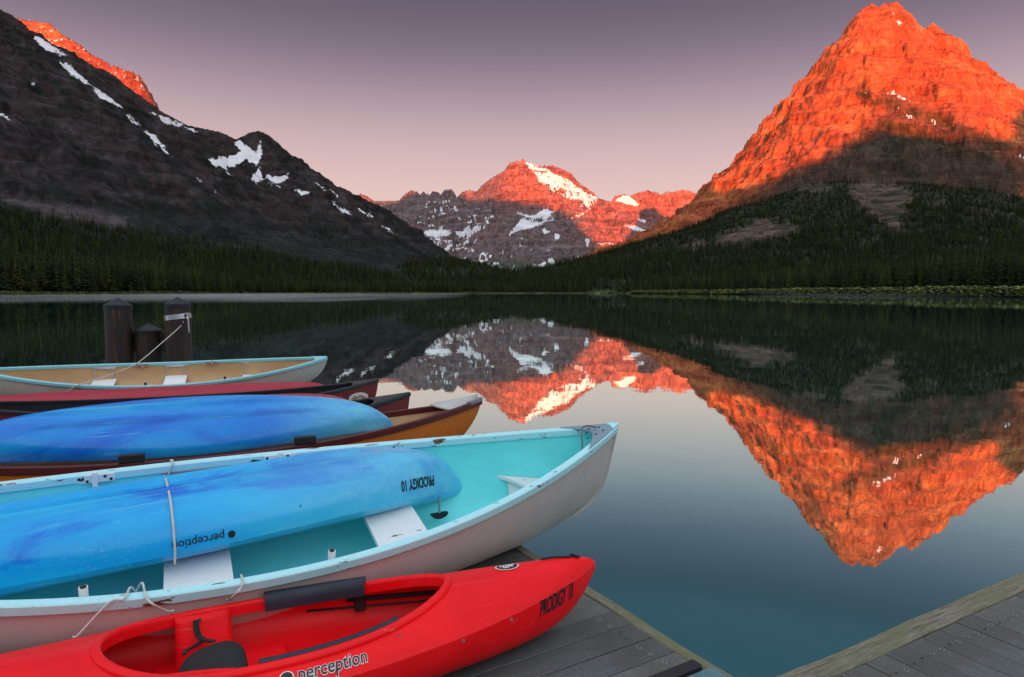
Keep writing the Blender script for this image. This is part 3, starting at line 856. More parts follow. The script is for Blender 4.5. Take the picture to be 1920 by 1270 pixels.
M_RUBBER = Mat('black_rubber').set(base=(.012, .012, .014), rough=.6, spec=.4).m
M_CONCRETE = Mat('jetty_float').set(base=(.10, .11, .10), rough=.9).m

def disc_rings(spots, r0, r1, n=10):
    """flat discs (r0 = 0) or rings in one mesh at (x, y, z) spots"""
    V, Fc = [], []
    for x, y, z in spots:
        i = len(V)
        if r0 == 0:
            V += [(x + r1 * math.cos(2 * math.pi * k / n), y + r1 * math.sin(2 * math.pi * k / n), z) for k in range(n)]
            Fc.append(tuple(range(i, i + n)))
        else:
            for r in (r0, r1):
                V += [(x + r * math.cos(2 * math.pi * k / n), y + r * math.sin(2 * math.pi * k / n), z) for k in range(n)]
            Fc += [(i + k, i + n + k, i + n + (k + 1) % n, i + (k + 1) % n) for k in range(n)]
    return V, Fc
def make_jetty(label, org, ang, t0, t1, width, edge_w, board=.141, seed=0, rows=(.11, .80, 1.55)):
    """local x runs inwards across the jetty (along the boards), local y along its edge"""
    root = empty('jetty', (org[0], org[1], 0), (0, 0, ang), label, 'jetty')
    pm = box_mesh('plank', edge_w + .004, width, .003, board - .003, -.035, 0, .0025)
    rg = random.Random(seed)
    n = int((t1 - t0) / board)
    first = None
    screws = []
    for i in range(n):
        if first is None:
            o = first = link('plank', pm, M_DECK, root)
        else:
            o = first.copy(); COL.objects.link(o); o.parent = root
        o.location = (0, t0 + i * board, rg.uniform(-.0015, .0015))
        for rx in rows:
            for fy in (.27, .73):
                screws.append((edge_w + rx + rg.uniform(-.012, .012), t0 + (i + fy) * board + rg.uniform(-.008, .008), .0026))
    L = t1 - t0
    k = 0
    y = t0
    while y < t1 - .01:
        e = min(y + 3.66, t1)
        em = box_mesh('edge_board', 0, edge_w, y + .002, e - .002, -.19, .006, .006)
        bmm = bmesh.new(); bmm.from_mesh(em)
        bmesh.ops.subdivide_edges(bmm, edges=[q for q in bmm.edges if abs(q.verts[0].co.y - q.verts[1].co.y) > 1], cuts=24)
        for v in bmm.verts:
            v.co.x += (vnoise(np.array([v.co.y * 2.2]), np.array([v.co.z * 6 + seed]), 9)[0] - .5) * .010
            v.co.z += (vnoise(np.array([v.co.y * 3.1]), np.array([v.co.x * 9 + 4]), 13)[0] - .5) * .008 * (v.co.z > -.1)
        bmm.to_mesh(em); bmm.free()
        # grain must run along the board: turn it with its own object axes
        eo = link('edge_board', em, M_EDGE_Y, root)
        y = e
    far = link('edge_board', box_mesh('edge_board', width + .004, width + .064, t0, t1, -.19, .004, .004), M_EDGE_Y, root)
    for q in (.5, width * .5, width - .4):
        link('float', box_mesh('float', q - .3, q + .3, t0 + .05, t1 - .05, -.62, -.05, .03), M_CONCRETE, root)
    V, Fc = disc_rings(screws, 0, .0052)
    s1 = link('screw', mesh('screw', V, Fc), M_SCREW, root); s1['kind'] = 'stuff'
    V, Fc = disc_rings([(x, y, z - .001) for x, y, z in screws if rg.random() < .7], .005, .0115)
    s2 = link('screw_scuff', mesh('screw_scuff', V, Fc), M_PALE, root); s2['kind'] = 'stuff'
    return root
def edge_y_material():
    m = M_EDGE.copy(); m.name = 'weathered_timber_lengthwise'
    for nd in m.node_tree.nodes:
        if nd.type == 'MAPPING':
            s = nd.inputs['Scale'].default_value
            nd.inputs['Scale'].default_value = (s[1], s[0], s[2])
    return m
M_EDGE_Y = edge_y_material()
AZ_E = math.radians(-31.0)
E0 = Vector((.893, 2.585))
# left jetty: edge runs away along AZ_E; inward is to its left
ang = math.atan2(math.cos(AZ_E), math.sin(AZ_E)) - math.pi / 2      # local +y -> edge direction
JET_D = Vector((math.sin(AZ_E), math.cos(AZ_E))); JET_N = Vector((-math.cos(AZ_E), math.sin(AZ_E)))
def jetty_left():
    # local x inwards = JET_N needs a mirrored frame: use x -> -x by turning half a turn
    a = math.atan2(JET_N.y, JET_N.x)
    root = make_jetty('grey boarded jetty carrying the canoes, with pale timber edging along the water', E0, a, -14.5, 2.6, 4.3, .062, seed=3)
    return root
def jetty_right():
    az = math.radians(60.4)
    d = Vector((math.sin(az), math.cos(az))); n = Vector((d.y, -d.x))
    a = math.atan2(n.y, n.x)
    root = make_jetty('empty grey boarded jetty in the lower corner with a wide timber edging', Vector((1.052, 2.572)), a, .0, 5.2, 2.2, .112, seed=8)
    return root
JL = jetty_left(); JR = jetty_right()
# hinge hardware where the two jetties meet
hl = link('hinge_plate', box_mesh('hinge_plate', .03, .40, .02, .155, -.02, .010, .003), M_HINGE, JL)
hl.location = (.0, -.105, 0)
hk = link('bumper', box_mesh('bumper', .075, .55, -.005, .05, -.02, .028, .006), M_RUBBER, JL)
hk.location = (0, -.14, 0)
hr = link('hinge_plate', box_mesh('hinge_plate', .14, .42, .03, .16, -.02, .010, .003), M_HINGE, JR)
hb = link('bumper', box_mesh('bumper', .15, .45, .17, .215, -.01, .03, .006), M_RUBBER, JR)

# ================================================================== BOATS
def frame_matrix(x, y, z, az, roll, inverted=False, pitch=0.0):
    a = Vector((math.sin(az), math.cos(az), 0)); n = Vector((-math.cos(az), math.sin(az), 0)); Z = Vector((0, 0, 1))
    V = n * math.cos(roll) + Z * math.sin(roll); W = -n * math.sin(roll) + Z * math.cos(roll)
    a, W = a * math.cos(pitch) + W * math.sin(pitch), W * math.cos(pitch) - a * math.sin(pitch)
    if inverted:
        V, W = -V, -W
    m = Matrix(((a.x, V.x, W.x, x), (a.y, V.y, W.y, y), (a.z, V.z, W.z, z), (0, 0, 0, 1)))
    return m
def sweep(path, side, up, prof, closed=False, cap=True):
    n, m = len(path), len(prof)
    V = [tuple(Vector(p) + Vector(s) * a + Vector(u) * b) for p, s, u in zip(path, side, up) for a, b in prof]
    Fc = []
    for i in range(n if closed else n - 1):
        j = (i + 1) % n
        for k in range(m):
            l = (k + 1) % m
            Fc.append((i * m + k, i * m + l, j * m + l, j * m + k))
    if cap and not closed:
        Fc += [tuple(range(m))[::-1], tuple((n - 1) * m + k for k in range(m))]
    return V, Fc
def tube(pts, r, n=8, closed=False):
    """round rope along points, with a smoothed (Catmull-Rom) path"""
    P = [Vector(p) for p in pts]
    Q = []
    for i in range(len(P) - 1):
        p0, p1, p2, p3 = P[max(i - 1, 0)], P[i], P[i + 1], P[min(i + 2, len(P) - 1)]
        for k in range(6):
            t = k / 6
            Q.append(.5 * ((2 * p1) + (p2 - p0) * t + (2 * p0 - 5 * p1 + 4 * p2 - p3) * t * t + (3 * p1 - p0 - 3 * p2 + p3) * t ** 3))
    Q.append(P[-1])
    side, up = [], []
    ref = Vector((0.13, 0.21, 1))
    for i, q in enumerate(Q):
        T = (Q[min(i + 1, len(Q) - 1)] - Q[max(i - 1, 0)]).normalized()
        s = T.cross(ref)
        if s.length < .05: s = T.cross(Vector((1, 0, 0)))
        s.normalize(); u = s.cross(T).normalized()
        side.append(s); up.append(u)
    prof = [(r * math.cos(2 * math.pi * k / n), r * math.sin(2 * math.pi * k / n)) for k in range(n)]
    return sweep(Q, side, up, prof)
def fix_normals(me):
    bm = bmesh.new(); bm.from_mesh(me)
    bmesh.ops.remove_doubles(bm, verts=bm.verts, dist=1e-5)
    bmesh.ops.recalc_face_normals(bm, faces=bm.faces)
    bm.to_mesh(me); bm.free()
    return me
def obj(name, VF, mat, parent=None, smooth_shade=False, sharp=None):
    me = fix_normals(mesh(name, *VF))
    o = link(name, me, mat, parent, smooth_shade)
    if sharp is not None:
        me.set_sharp_from_angle(angle=math.radians(sharp))
    return o
def box(name, c, size, mat, parent=None, bev=.003, rot=None):
    sx, sy, sz = size
    o = link(name, box_mesh(name, -sx / 2, sx / 2, -sy / 2, sy / 2, -sz / 2, sz / 2, bev), mat, parent)
    o.location = c
    if rot is not None: o.rotation_euler = rot
    return o
def cyl(name, c, r, h, mat, parent=None, axis='z', n=14, r2=None, bev=0):
    bm = bmesh.new()
    bmesh.ops.create_cone(bm, cap_ends=True, segments=n, radius1=r, radius2=r if r2 is None else r2, depth=h)
    me = bpy.data.meshes.new(name); bm.to_mesh(me); bm.free()
    o = link(name, me, mat, parent, True)
    me.set_sharp_from_angle(angle=math.radians(40))
    o.location = c
    if axis == 'x': o.rotation_euler = (0, math.pi / 2, 0)
    if axis == 'y': o.rotation_euler = (math.pi / 2, 0, 0)
    return o

def paint(name, col, rough=.35, var=.10, spec=.28, grime=None, coat=0.0, scale=3.0):
    M = Mat(name)
    n = M.noise(scale, 6, .6, M.coords((1, 2.5, 2.5)))
    lo = tuple(c * (1 - var) for c in col); hi = tuple(min(1, c * (1 + var)) for c in col)
    c = M.ramp(n, [(.3, lo), (.7, hi)])
    if grime:
        g = M.noise(9, 7, .7, M.coords((1, 3, 3), loc=(2, 5, 1)))
        c = M.mix(M.ramp(g, [(.56, (0,) * 3), (.78, (.8,) * 3)]), c, grime)
    r = M.noise(14, 5, .6, M.coords())
    M.set(base=c, spec=spec, coat=coat)
    M.set(rough=M.ramp(r, [(.3, (rough * .75,) * 3), (.7, (min(1, rough * 1.35),) * 3)]))
    M.bump(r, .06, .003)
    return M.m
def chipped(name, col, rough, wood=(.20, .085, .03), thr=.66):
    M = Mat(name)
    n = M.noise(1.0, 6, .55, M.coords((5.5, 26, 26)))
    f = M.noise(1.0, 5, .6, M.coords((40, 60, 60)))
    mask = M.ramp(n, [(thr, (0,) * 3), (thr + .012, (1,) * 3)])
    fl = M.ramp(f, [(.70, (0,) * 3), (.72, (1,) * 3)])
    c = M.ramp(f, [(.3, tuple(v * .92 for v in col)), (.7, col)])
    c = M.mix(mask, c, M.ramp(f, [(.35, tuple(v * .25 for v in wood)), (.65, wood)]))
    c = M.mix(M.math('MULTIPLY', fl, .75), c, (.07, .08, .09))
    M.set(base=c, rough=rough)
    M.bump(M.math('SUBTRACT', 1.0, mask), .5, .003)
    return M.m
M_WHITE_HULL = paint('offwhite_hull_paint', (.57, .50, .475), .38, .07, grime=(.44, .36, .33))
M_CREAM_HULL = paint('cream_hull_paint', (.50, .45, .41), .45, .07, grime=(.36, .32, .29))
M_AQUA = paint('aqua_interior_paint', (.19, .85, .86), .42, .07, grime=(.14, .72, .74))
M_AQUA_RAIL = chipped('aqua_rail_paint', (.46, .84, .90), .35, thr=.635)
M_AQUA_RAIL2 = chipped('aqua_rail_paint_worn', (.26, .62, .68), .4, thr=.74)
M_WHITE = chipped('white_seat_paint', (.84, .86, .86), .4, wood=(.12, .07, .05), thr=.68)
M_TAN = paint('tan_interior_paint', (.56, .36, .19), .5, .08, grime=(.46, .30, .17))
M_MAROON = paint('maroon_rail_paint', (.085, .012, .012), .38, .12)
M_ORANGE = paint('orange_hull_paint', (.52, .125, .004), .33, .10, grime=(.38, .085, .004))
M_DKRED = paint('dark_red_hull', (.15, .009, .012), .3, .12)
M_CRIMSON = paint('crimson_plastic', (.36, .016, .035), .33, .12)
M_BLACK = paint('black_vinyl', (.020, .021, .026), .35, .2)
M_PLATE = paint('grey_bow_plate', (.22, .30, .36), .35, .2, grime=(.12, .15, .18))
M_STEEL = Mat('galvanised_steel').set(base=(.62, .64, .66), rough=.38, metal=.85).m
M_CHROME = Mat('bright_bolt').set(base=(.8, .8, .8), rough=.15, metal=1.0).m
M_BAND = paint('stem_band', (.56, .52, .49), .35, .1)
M_ROPE = Mat('pale_cord'); M_ROPE.set(base=M_ROPE.ramp(M_ROPE.noise(90, 3, .5, M_ROPE.coords()), [(.3, (.42, .42, .40)), (.7, (.66, .66, .63))]), rough=.9); M_ROPE = M_ROPE.m
M_GREYROPE = Mat('dark_cord').set(base=(.14, .15, .16), rough=.9).m
M_WEB = Mat('black_webbing').set(base=(.010, .010, .012), rough=.75).m
M_PAD = paint('navy_foam_pad', (.030, .034, .052), .55, .15)
M_INK = Mat('black_print').set(base=(.012, .012, .016), rough=.4).m
M_WPRINT = Mat('white_print').set(base=(.80, .78, .76), rough=.4).m

class Canoe:
    def __init__(self, L, B, e, w0, w1, wm, rake, R, q):
        self.__dict__.update(locals())
        t = np.linspace(0, 1, 200)
        wb = w0 + w1
        u = L / 2 - rake * (1 - t) - R * (1 - t) ** q
        o = np.argsort(u)
        self.ku, self.kw = u[o], (wb * t)[o]
        st = list(np.linspace(-1, 1, 61))
        for tt in np.linspace(.02, .98, 16):
            uu = L / 2 - rake * (1 - tt) - R * (1 - tt) ** q
            st += [uu / (L / 2), -uu / (L / 2)]
        self.S = np.array(sorted(set(np.round(np.clip(st, -1, 1), 4))))
    def b(self, s): return max(self.B / 2 * (1 - abs(s) ** self.e), .004)
    def ws(self, s): return self.w0 + self.w1 * abs(s) ** self.wm
    def k(self, s):
        u = abs(s) * self.L / 2
        return float(np.interp(u, self.ku, self.kw)) if u > self.ku[0] else 0.0
    def n(self, s): return 2.7 - 1.25 * abs(s) ** 2.2
    def half(self, s, w, inset=.016):
        ws, k, n = self.ws(s), self.k(s), self.n(s)
        f = min(max((w - k) / max(ws - k, 1e-4), 0), 1)
        return max(self.b(s) - inset, .002) * (1 - (1 - f) ** n) ** (1 / n)
    def shell(self, inset=0.0, drop=0.0, nT=13):
        V, Fc = [], []
        m = 2 * nT + 1
        for s in self.S:
            b = max(self.b(s) - inset, .003); ws = self.ws(s) - drop; k = min(self.k(s) + inset, ws - .002); n = self.n(s)
            for j in range(m):
                th = -math.pi / 2 + math.pi * j / (m - 1)
                c, sn = math.cos(th), math.sin(th)
                v = b * math.copysign(abs(sn) ** (2 / n), sn)
                w = ws - (ws - k) * abs(c) ** (2 / n)
                V.append((s * self.L / 2, v, w))
        for i in range(len(self.S) - 1):
            for j in range(m - 1):
                a = i * m + j
                Fc.append((a, a + 1, a + m + 1, a + m))
        return V, Fc
    def rail(self, sg, wi=.024, wo=.022, h=.036, top=.006, s0=-1, s1=1):
        P, side, up = [], [], []
        S = [s for s in self.S if s0 <= s <= s1]
        pts = [Vector((s * self.L / 2, sg * self.b(s), self.ws(s))) for s in S]
        for i, p in enumerate(pts):
            T = pts[min(i + 1, len(pts) - 1)] - pts[max(i - 1, 0)]
            T.z = 0; T.normalize()
            side.append(Vector((-T.y, T.x, 0)) * sg); up.append(Vector((0, 0, 1)))
        bev = .005
        prof = [(-wi, top - bev), (-wi + bev, top), (wo - bev, top), (wo, top - bev), (wo, top - h + bev), (wo - bev, top - h), (-wi + bev, top - h), (-wi, top - h + bev)]
        return sweep(pts, side, up, prof)
    def board(self, u0, u1, w, th=.024, inset=.018, slope=0.0, v0=None, v1=None):
        """seat board spanning from side to side"""
        V, Fc = [], []
        N = 6
        for i in range(N + 1):
            u = u0 + (u1 - u0) * i / N; s = u / (self.L / 2)
            h0 = -self.half(s, w) + .002 if v0 is None else v0
            h1 = self.half(s, w) - .002 if v1 is None else v1
            V += [(u, h0, w - th), (u, h1, w - th), (u, h1, w), (u, h0, w)]
        for i in range(N):
            a, c = i * 4, i * 4 + 4
            for k in range(4):
                Fc.append((a + k, a + (k + 1) % 4, c + (k + 1) % 4, c + k))
        Fc += [(0, 1, 2, 3), tuple(N * 4 + k for k in (3, 2, 1, 0))]
        return V, Fc
    def plate(self, u0, w_off=.010, th=.010, concave=.12, inset=.0, tip=.995, out=.012, crown=.004):
        """triangular plate over the bow, with a hollow rear edge"""
        s0, s1 = u0 / (self.L / 2), tip
        N, Mv = 14, 8
        V, Fc = [], []
        for lay in (0, 1):
            for i in range(N + 1):
                for j in range(Mv + 1):
                    f = j / Mv * 2 - 1
                    base = s0 + concave * (1 - f * f)
                    s = base + (s1 - base) * i / N
                    s = max(min(s, 1), 0)
                    bb = self.b(s) + out
                    V.append((s * self.L / 2, f * bb, self.ws(s) + w_off - lay * th + crown * (1 - f * f)))
        m = Mv + 1; tot = (N + 1) * m
        for i in range(N):
            for j in range(Mv):
                a = i * m + j
                Fc.append((a, a + 1, a + m + 1, a + m)); Fc.append((tot + a, tot + a + m, tot + a + m + 1, tot + a + 1))
        rim = [j for j in range(m)] + [i * m + Mv for i in range(1, N + 1)] + [N * m + j for j in range(Mv - 1, -1, -1)] + [i * m for i in range(N - 1, 0, -1)]
        for a, c in zip(rim, rim[1:] + rim[:1]):
            Fc.append((a, tot + a, tot + c, c))
        return V, Fc
    def stem(self, s0=.45, w=.011, pro=.010):
        S = [s for s in self.S if s >= s0]
        pts = [Vector((s * self.L / 2, 0, self.k(s))) for s in S]
        side, up = [], []
        for i, p in enumerate(pts):
            T = (pts[min(i + 1, len(pts) - 1)] - pts[max(i - 1, 0)]).normalized()
            side.append(Vector((0, 1, 0))); up.append(T.cross(Vector((0, 1, 0))))
        ww = w
        prof = [(-ww, -pro), (ww, -pro), (ww * .6, pro), (-ww * .6, pro)]
        return sweep(pts, side, up, prof)

def build_canoe(name, C, M4, label, cat, group, hull, lining, rail, rail_size=(.024, .022, .036)):
    root = empty(name, label=label, cat=cat, group=group)
    root.matrix_world = M4
    obj('hull', C.shell(), hull, root, True)
    obj('lining', C.shell(.014, .004), lining, root, True)
    for sg in (-1, 1):
        obj('gunwale', C.rail(sg, *rail_size), rail, root, True, 35)
    return root
def oarlock(root, C, u, side, mat, plate=True, hgt=.085, w_up=.03):
    s = u / (C.L / 2); v = side * (C.b(s) - .030); w = C.ws(s)
    if plate:
        p = box('oarlock_plate', (u, v, w - .018), (.175, .008, .046), mat, root, .002)
        for du, dw in ((-.07, .008), (-.035, -.010), (.045, .010), (.072, -.008)):
            cyl('bolt', (du, -side * .006, dw), .007, .006, M_SCREW, p, 'y', 8)
    box('oarlock_socket', (u, v - side * .012, w - .018 - .01), (.026, .016, .105), mat, root, .003)
    return v
def tube_socket(root, C, u, side, mat):
    s = u / (C.L / 2); v = side * (C.b(s) - .045); w = C.ws(s)
    k = cyl('oarlock_socket', (u, v, w - .010), .0165, .085, mat, root, n=14)
    cyl('socket_hole', (0, 0, .0435), .0125, .003, M_RUBBER, k, n=14)

# ---- aqua rowing canoe (nearest)
C1 = Canoe(4.477, 1.204, 2.043, .467, .234, 2.148, .065, .617, 7.0)
B1 = build_canoe('canoe', C1, frame_matrix(-1.402, 3.32, .017, 1.105, .214), 'off-white canoe with bright aqua inside, tilted towards the red kayak', 'canoe', None, M_WHITE_HULL, M_AQUA, M_AQUA_RAIL, (.026, .020, .046))
obj('stem_band', C1.stem(.40, .013, .012), M_BAND, B1, True, 40)
bp = obj('bow_plate', C1.plate(1.93, concave=.055, w_off=.011), M_PLATE, B1, False)
obj('bow_cap', C1.plate(2.185, .017, .022, 0.0, tip=1.0, out=.016), M_AQUA_RAIL, B1)
for u_, v_ in ((1.99, .055), (1.99, -.06), (2.06, .04), (2.06, -.045), (2.12, .02), (2.12, -.03), (2.02, .0)):
    cyl('screw', (u_, v_, C1.ws(u_ / (C1.L / 2)) + .0165), .006, .004, M_SCREW, bp, n=8)
obj('seat', C1.board(.66, .95, .262), M_WHITE, B1)
obj('seat', C1.board(-.335, -.045, .262), M_WHITE, B1)
obj('seat', C1.board(-1.55, -1.25, .27), M_WHITE, B1)
def bow_seat():
    w = .31; V, Fc = [], []
    N = 10
    for lay in (0, .02):
        for i in range(N + 1):
            f = i / N * 2 - 1
            u = 1.56 + .13 * (1 - f * f) ** .8
            h = C1.half(u / (C1.L / 2), w) - .003
            V.append((u, f * h, w - lay))
        for i in range(N + 1):
            f = i / N * 2 - 1
            u = 1.90
            h = C1.half(u / (C1.L / 2), w) - .003
            V.append((u, f * h, w - lay))
    m = N + 1
    for i in range(N):
        Fc.append((i, i + 1, m + i + 1, m + i)); Fc.append((2 * m + i, 3 * m + i, 3 * m + i + 1, 2 * m + i + 1)); Fc.append((i, 2 * m + i, 2 * m + i + 1, i + 1)); Fc.append((m + i, m + i + 1, 3 * m + i + 1, 3 * m + i))
    return V, Fc
bs = obj('seat', bow_seat(), M_WHITE, B1); bs['label'] = 'triangular bow seat with a hollow rear edge'
def bow_seat_panel():
    V, Fc = [], []
    N = 8
    for i in range(N + 1):
        f = i / N * 2 - 1
        u = 1.62 + .11 * (1 - f * f) ** .8
        h = C1.half(u / (C1.L / 2), .288) - .004; h0 = C1.half(u / (C1.L / 2), .08)
        V += [(u, f * h, .288), (u, f * h0, .08)]
    for i in range(N):
        Fc.append((2 * i, 2 * i + 2, 2 * i + 3, 2 * i + 1))
    return V, Fc
obj('seat_support', bow_seat_panel(), M_WHITE, B1)
for u_ in (-.65, .27):
    oarlock(B1, C1, u_, 1, M_WHITE)
box('hinge_strip', (.72, C1.b(.72 / 2.24) - .03, C1.ws(.72 / 2.24) - .050), (.34, .006, .030), M_PLATE, B1, .001)
box('hinge_strip', (-.17, C1.b(.1) - .03, C1.ws(.1) - .050), (.34, .006, .030), M_PLATE, B1, .001)
for u_ in (-.60, .345):
    tube_socket(B1, C1, u_, -1, M_WHITE)

# ---- orange canoe
C2 = Canoe(4.654, .951, 2.278, .413, .184, 2.16, .07, .50, 2.0)
B2 = build_canoe('canoe', C2, frame_matrix(-2.388, 4.946, -.008, 1.137, 0.0), 'orange canoe with maroon gunwales and a tan inside', 'canoe', None, M_ORANGE, M_TAN, M_MAROON, (.022, .020, .050))
obj('bow_plate', C2.plate(1.98, concave=-.055, w_off=.010, tip=.985, out=-.012, crown=.050), paint('white_bow_deck', (.50, .48, .47), .45, grime=(.38, .36, .34)), B2)
obj('bow_cap', C2.plate(2.20, .016, .026, -.02, tip=1.0, out=.026), paint('grey_bow_cap', (.22, .20, .25), .4), B2)
for u_ in (-.66, -.52, .1, .9, 1.2):
    cyl('bolt', (u_, -C2.half(u_ / 2.327, .345, 0) - .003, .345), .009, .008, M_SCREW, B2, 'y', 8)
obj('seat', C2.board(1.35, 1.60, .27), M_WHITE, B2)
obj('seat', C2.board(-1.6, -1.3, .27), M_WHITE, B2)

# ---- far aqua canoe
C3 = Canoe(4.519, 1.02, 2.218, .396, .164, 1.97, .098, .56, 2.6)
B3 = build_canoe('canoe', C3, frame_matrix(-5.036, 9.62, -.01, 1.195, .215), 'farthest canoe, cream outside and tan inside, with aqua gunwales', 'canoe', None, M_CREAM_HULL, M_TAN, M_AQUA_RAIL2, (.024, .024, .044))
obj('bow_plate', C3.plate(2.03, concave=.02, w_off=.012, out=.02), paint('aqua_bow_deck', (.30, .60, .66), .4), B3)
obj('stem_band', C3.stem(.5), M_BAND, B3, True, 40)
for u0 in (-.98, -.05, 1.03):
    obj('seat', C3.board(u0, u0 + .29, .205), M_WHITE, B3)
    for du in (.03, .26):
        u_ = u0 + du; s_ = u_ / (C3.L / 2)
        cyl('seat_hanger', (u_, C3.half(s_, .30) - .035, .29), .008, .19, M_STEEL, B3, n=8)
    box('hanger_plate', (u0 + .145, C3.b(u0 / 2.26) - .030, C3.ws(u0 / 2.26) - .045), (.30, .006, .03), M_STEEL, B3, .001)
for u_ in (-.356, .596):
    oarlock(B3, C3, u_, 1, M_STEEL)
for u_ in (-.2, .8):
    tube_socket(B3, C3, u_, -1, M_RUBBER)
cyl('bolt', (-.65, -C3.half(-.29, .33, 0), .33), .012, .01, M_RUBBER, B3, 'y', 8)

# ---- red canoes with black trim
C4 = Canoe(4.483, .889, 2.079, .337, .159, 2.268, .065, .262, 3.8)
B4 = build_canoe('canoe', C4, frame_matrix(-3.745, 7.388, -.028, 1.186, .039), 'dark red canoe with black trim and an oval crest on its bow', 'canoe', None, M_DKRED, M_BLACK, M_BLACK, (.020, .020, .034))
obj('bow_plate', C4.plate(1.86, concave=.03, w_off=.010, out=.016), M_BLACK, B4)
obj('thwart', C4.board(.6, .68, .32), M_BLACK, B4)
C5 = Canoe(4.605, .86, 2.009, .359, .188, 2.093, .061, .251, 3.9)
B5 = build_canoe('canoe', C5, frame_matrix(-3.067 - .05, 5.486 + .20, -.012, 1.125, .05), 'dark red canoe with black trim and a plain bow, behind the orange canoe', 'canoe', None, M_DKRED, M_BLACK, M_BLACK, (.020, .020, .034))
obj('bow_plate', C5.plate(1.86, concave=.03, w_off=.010, out=.016), M_BLACK, B5)

# ================================================================== KAYAKS
class Kayak:
    def __init__(self, L=3.05, B=.76, e=2.1, hs0=.22, hs1=.09, kt=8.5, dk=.11, q=.85, strake=0.0, cock=None):
        self.__dict__.update(locals())
    def b(self, s): return max(self.B / 2 * max(1 - abs(s) ** self.e, 0) ** self.q, .004)
    def hs(self, s): return self.hs0 + self.hs1 * abs(s) ** 3
    def k(self, s): return (self.hs0 + self.hs1 - .02) * abs(s) ** self.kt
    def cr(self, s): return self.dk * math.sqrt(max(1 - abs(s) ** 4, 0)) + .012
    def deck_w(self, s, v):
        """deck height: steeper side panel up to a crease, flatter crown inside it"""
        b = self.b(s); f = min(abs(v) / b, 1)
        cr = self.cr(s)
        crease, hc = .60, .70
        if f > crease:
            t = (1 - f) / (1 - crease)
            return self.hs(s) + cr * hc * t ** .62
        t = f / crease
        return self.hs(s) + cr * (hc + (1 - hc) * (1 - t * t))
    def hull_v(self, s, w):
        hs, k = self.hs(s), self.k(s)
        g = min(max((hs - w) / max(hs - k, 1e-4), 0), 1)
        return self.b(s) * (1 - g ** 2.5) ** (1 / 2.5)
    def c(self, u):
        if not self.cock: return 0.0
        u0, u1, cm, um = self.cock
        t = (u - um) / (u1 - um) if u > um else (um - u) / (um - u0)
        if t >= 1: return 0.0
        return cm * (1 - t ** 2.3) ** (.62 if u > um else .5)
    def stations(self):
        S = list(np.sin(np.linspace(-1, 1, 75) * math.pi / 2) * .55 + np.linspace(-1, 1, 75) * .45)
        if self.cock:
            u0, u1, cm, um = self.cock
            for t in (1.0, .9995, .998, .994, .985, .97, .95, .92, .88, .82):
                S += [(um + (u1 - um) * t) / (self.L / 2), (um - (um - u0) * t) / (self.L / 2)]
        return np.array(sorted(set(np.round(S, 5))))
    def hull(self, nT=96):
        V, Fc = [], []
        S = self.stations()
        for s in S:
            b, hs, k = self.b(s), self.hs(s), self.k(s)
            for j in range(nT + 1):
                th = math.pi * j / nT
                c, sn = math.cos(th), math.sin(th)
                v = b * math.copysign(abs(c) ** .8, c); w = hs - (hs - k) * abs(sn) ** .8
                if self.strake:
                    win = float(smooth(.66, .52, np.array(abs(s))))
                    for vc in (-.10, .10):
                        vv = vc * (b / (self.B / 2)) ** .5
                        amp = self.strake
                        d_ = (v - vv) / .026
                        w -= amp * win * math.exp(-d_ ** 6) * (1 if abs(sn) > .5 else 0)
                V.append((s * self.L / 2, v, w))
        m = nT + 1
        for i in range(len(S) - 1):
            for j in range(nT):
                a = i * m + j
                Fc.append((a, a + 1, a + m + 1, a + m))
        return V, Fc
    def deck(self, mV=12):
        V, Fc = [], []
        S = self.stations()
        for sg in (-1, 1):
            base = len(V)
            for s in S:
                b = self.b(s); c = min(self.c(s * self.L / 2), b * .97)
                for j in range(mV + 1):
                    v = b + (c - b) * j / mV
                    V.append((s * self.L / 2, sg * v, self.deck_w(s, v)))
            m = mV + 1
            for i in range(len(S) - 1):
                for j in range(mV):
                    a = base + i * m + j
                    Fc.append((a, a + 1, a + m + 1, a + m))
        return V, Fc
    def rim_path(self, off=0.0, n=90, ua=None, ub=None, side=None):
        u0, u1, cm, um = self.cock
        pts = []
        for i in range(n):
            a = 2 * math.pi * i / n
            # walk round the opening, far side first
            x = math.cos(a)
            u = um + ((u1 - um) if x > 0 else (um - u0)) * math.copysign(abs(x) ** .9, x)
            cc = self.c(u) * (1 if math.sin(a) >= 0 else -1)
            pts.append(Vector((u, cc, self.deck_w(u / (self.L / 2), cc) + off)))
        return pts
def ring_frames(pts, closed=True):
    side, up = [], []
    n = len(pts)
    for i in range(n):
        T = pts[(i + 1) % n] - pts[i - 1] if closed else pts[min(i + 1, n - 1)] - pts[max(i - 1, 0)]
        T = Vector((T.x, T.y, 0)).normalized()
        side.append(Vector((T.y, -T.x, 0))); up.append(Vector((0, 0, 1)))
    return side, up

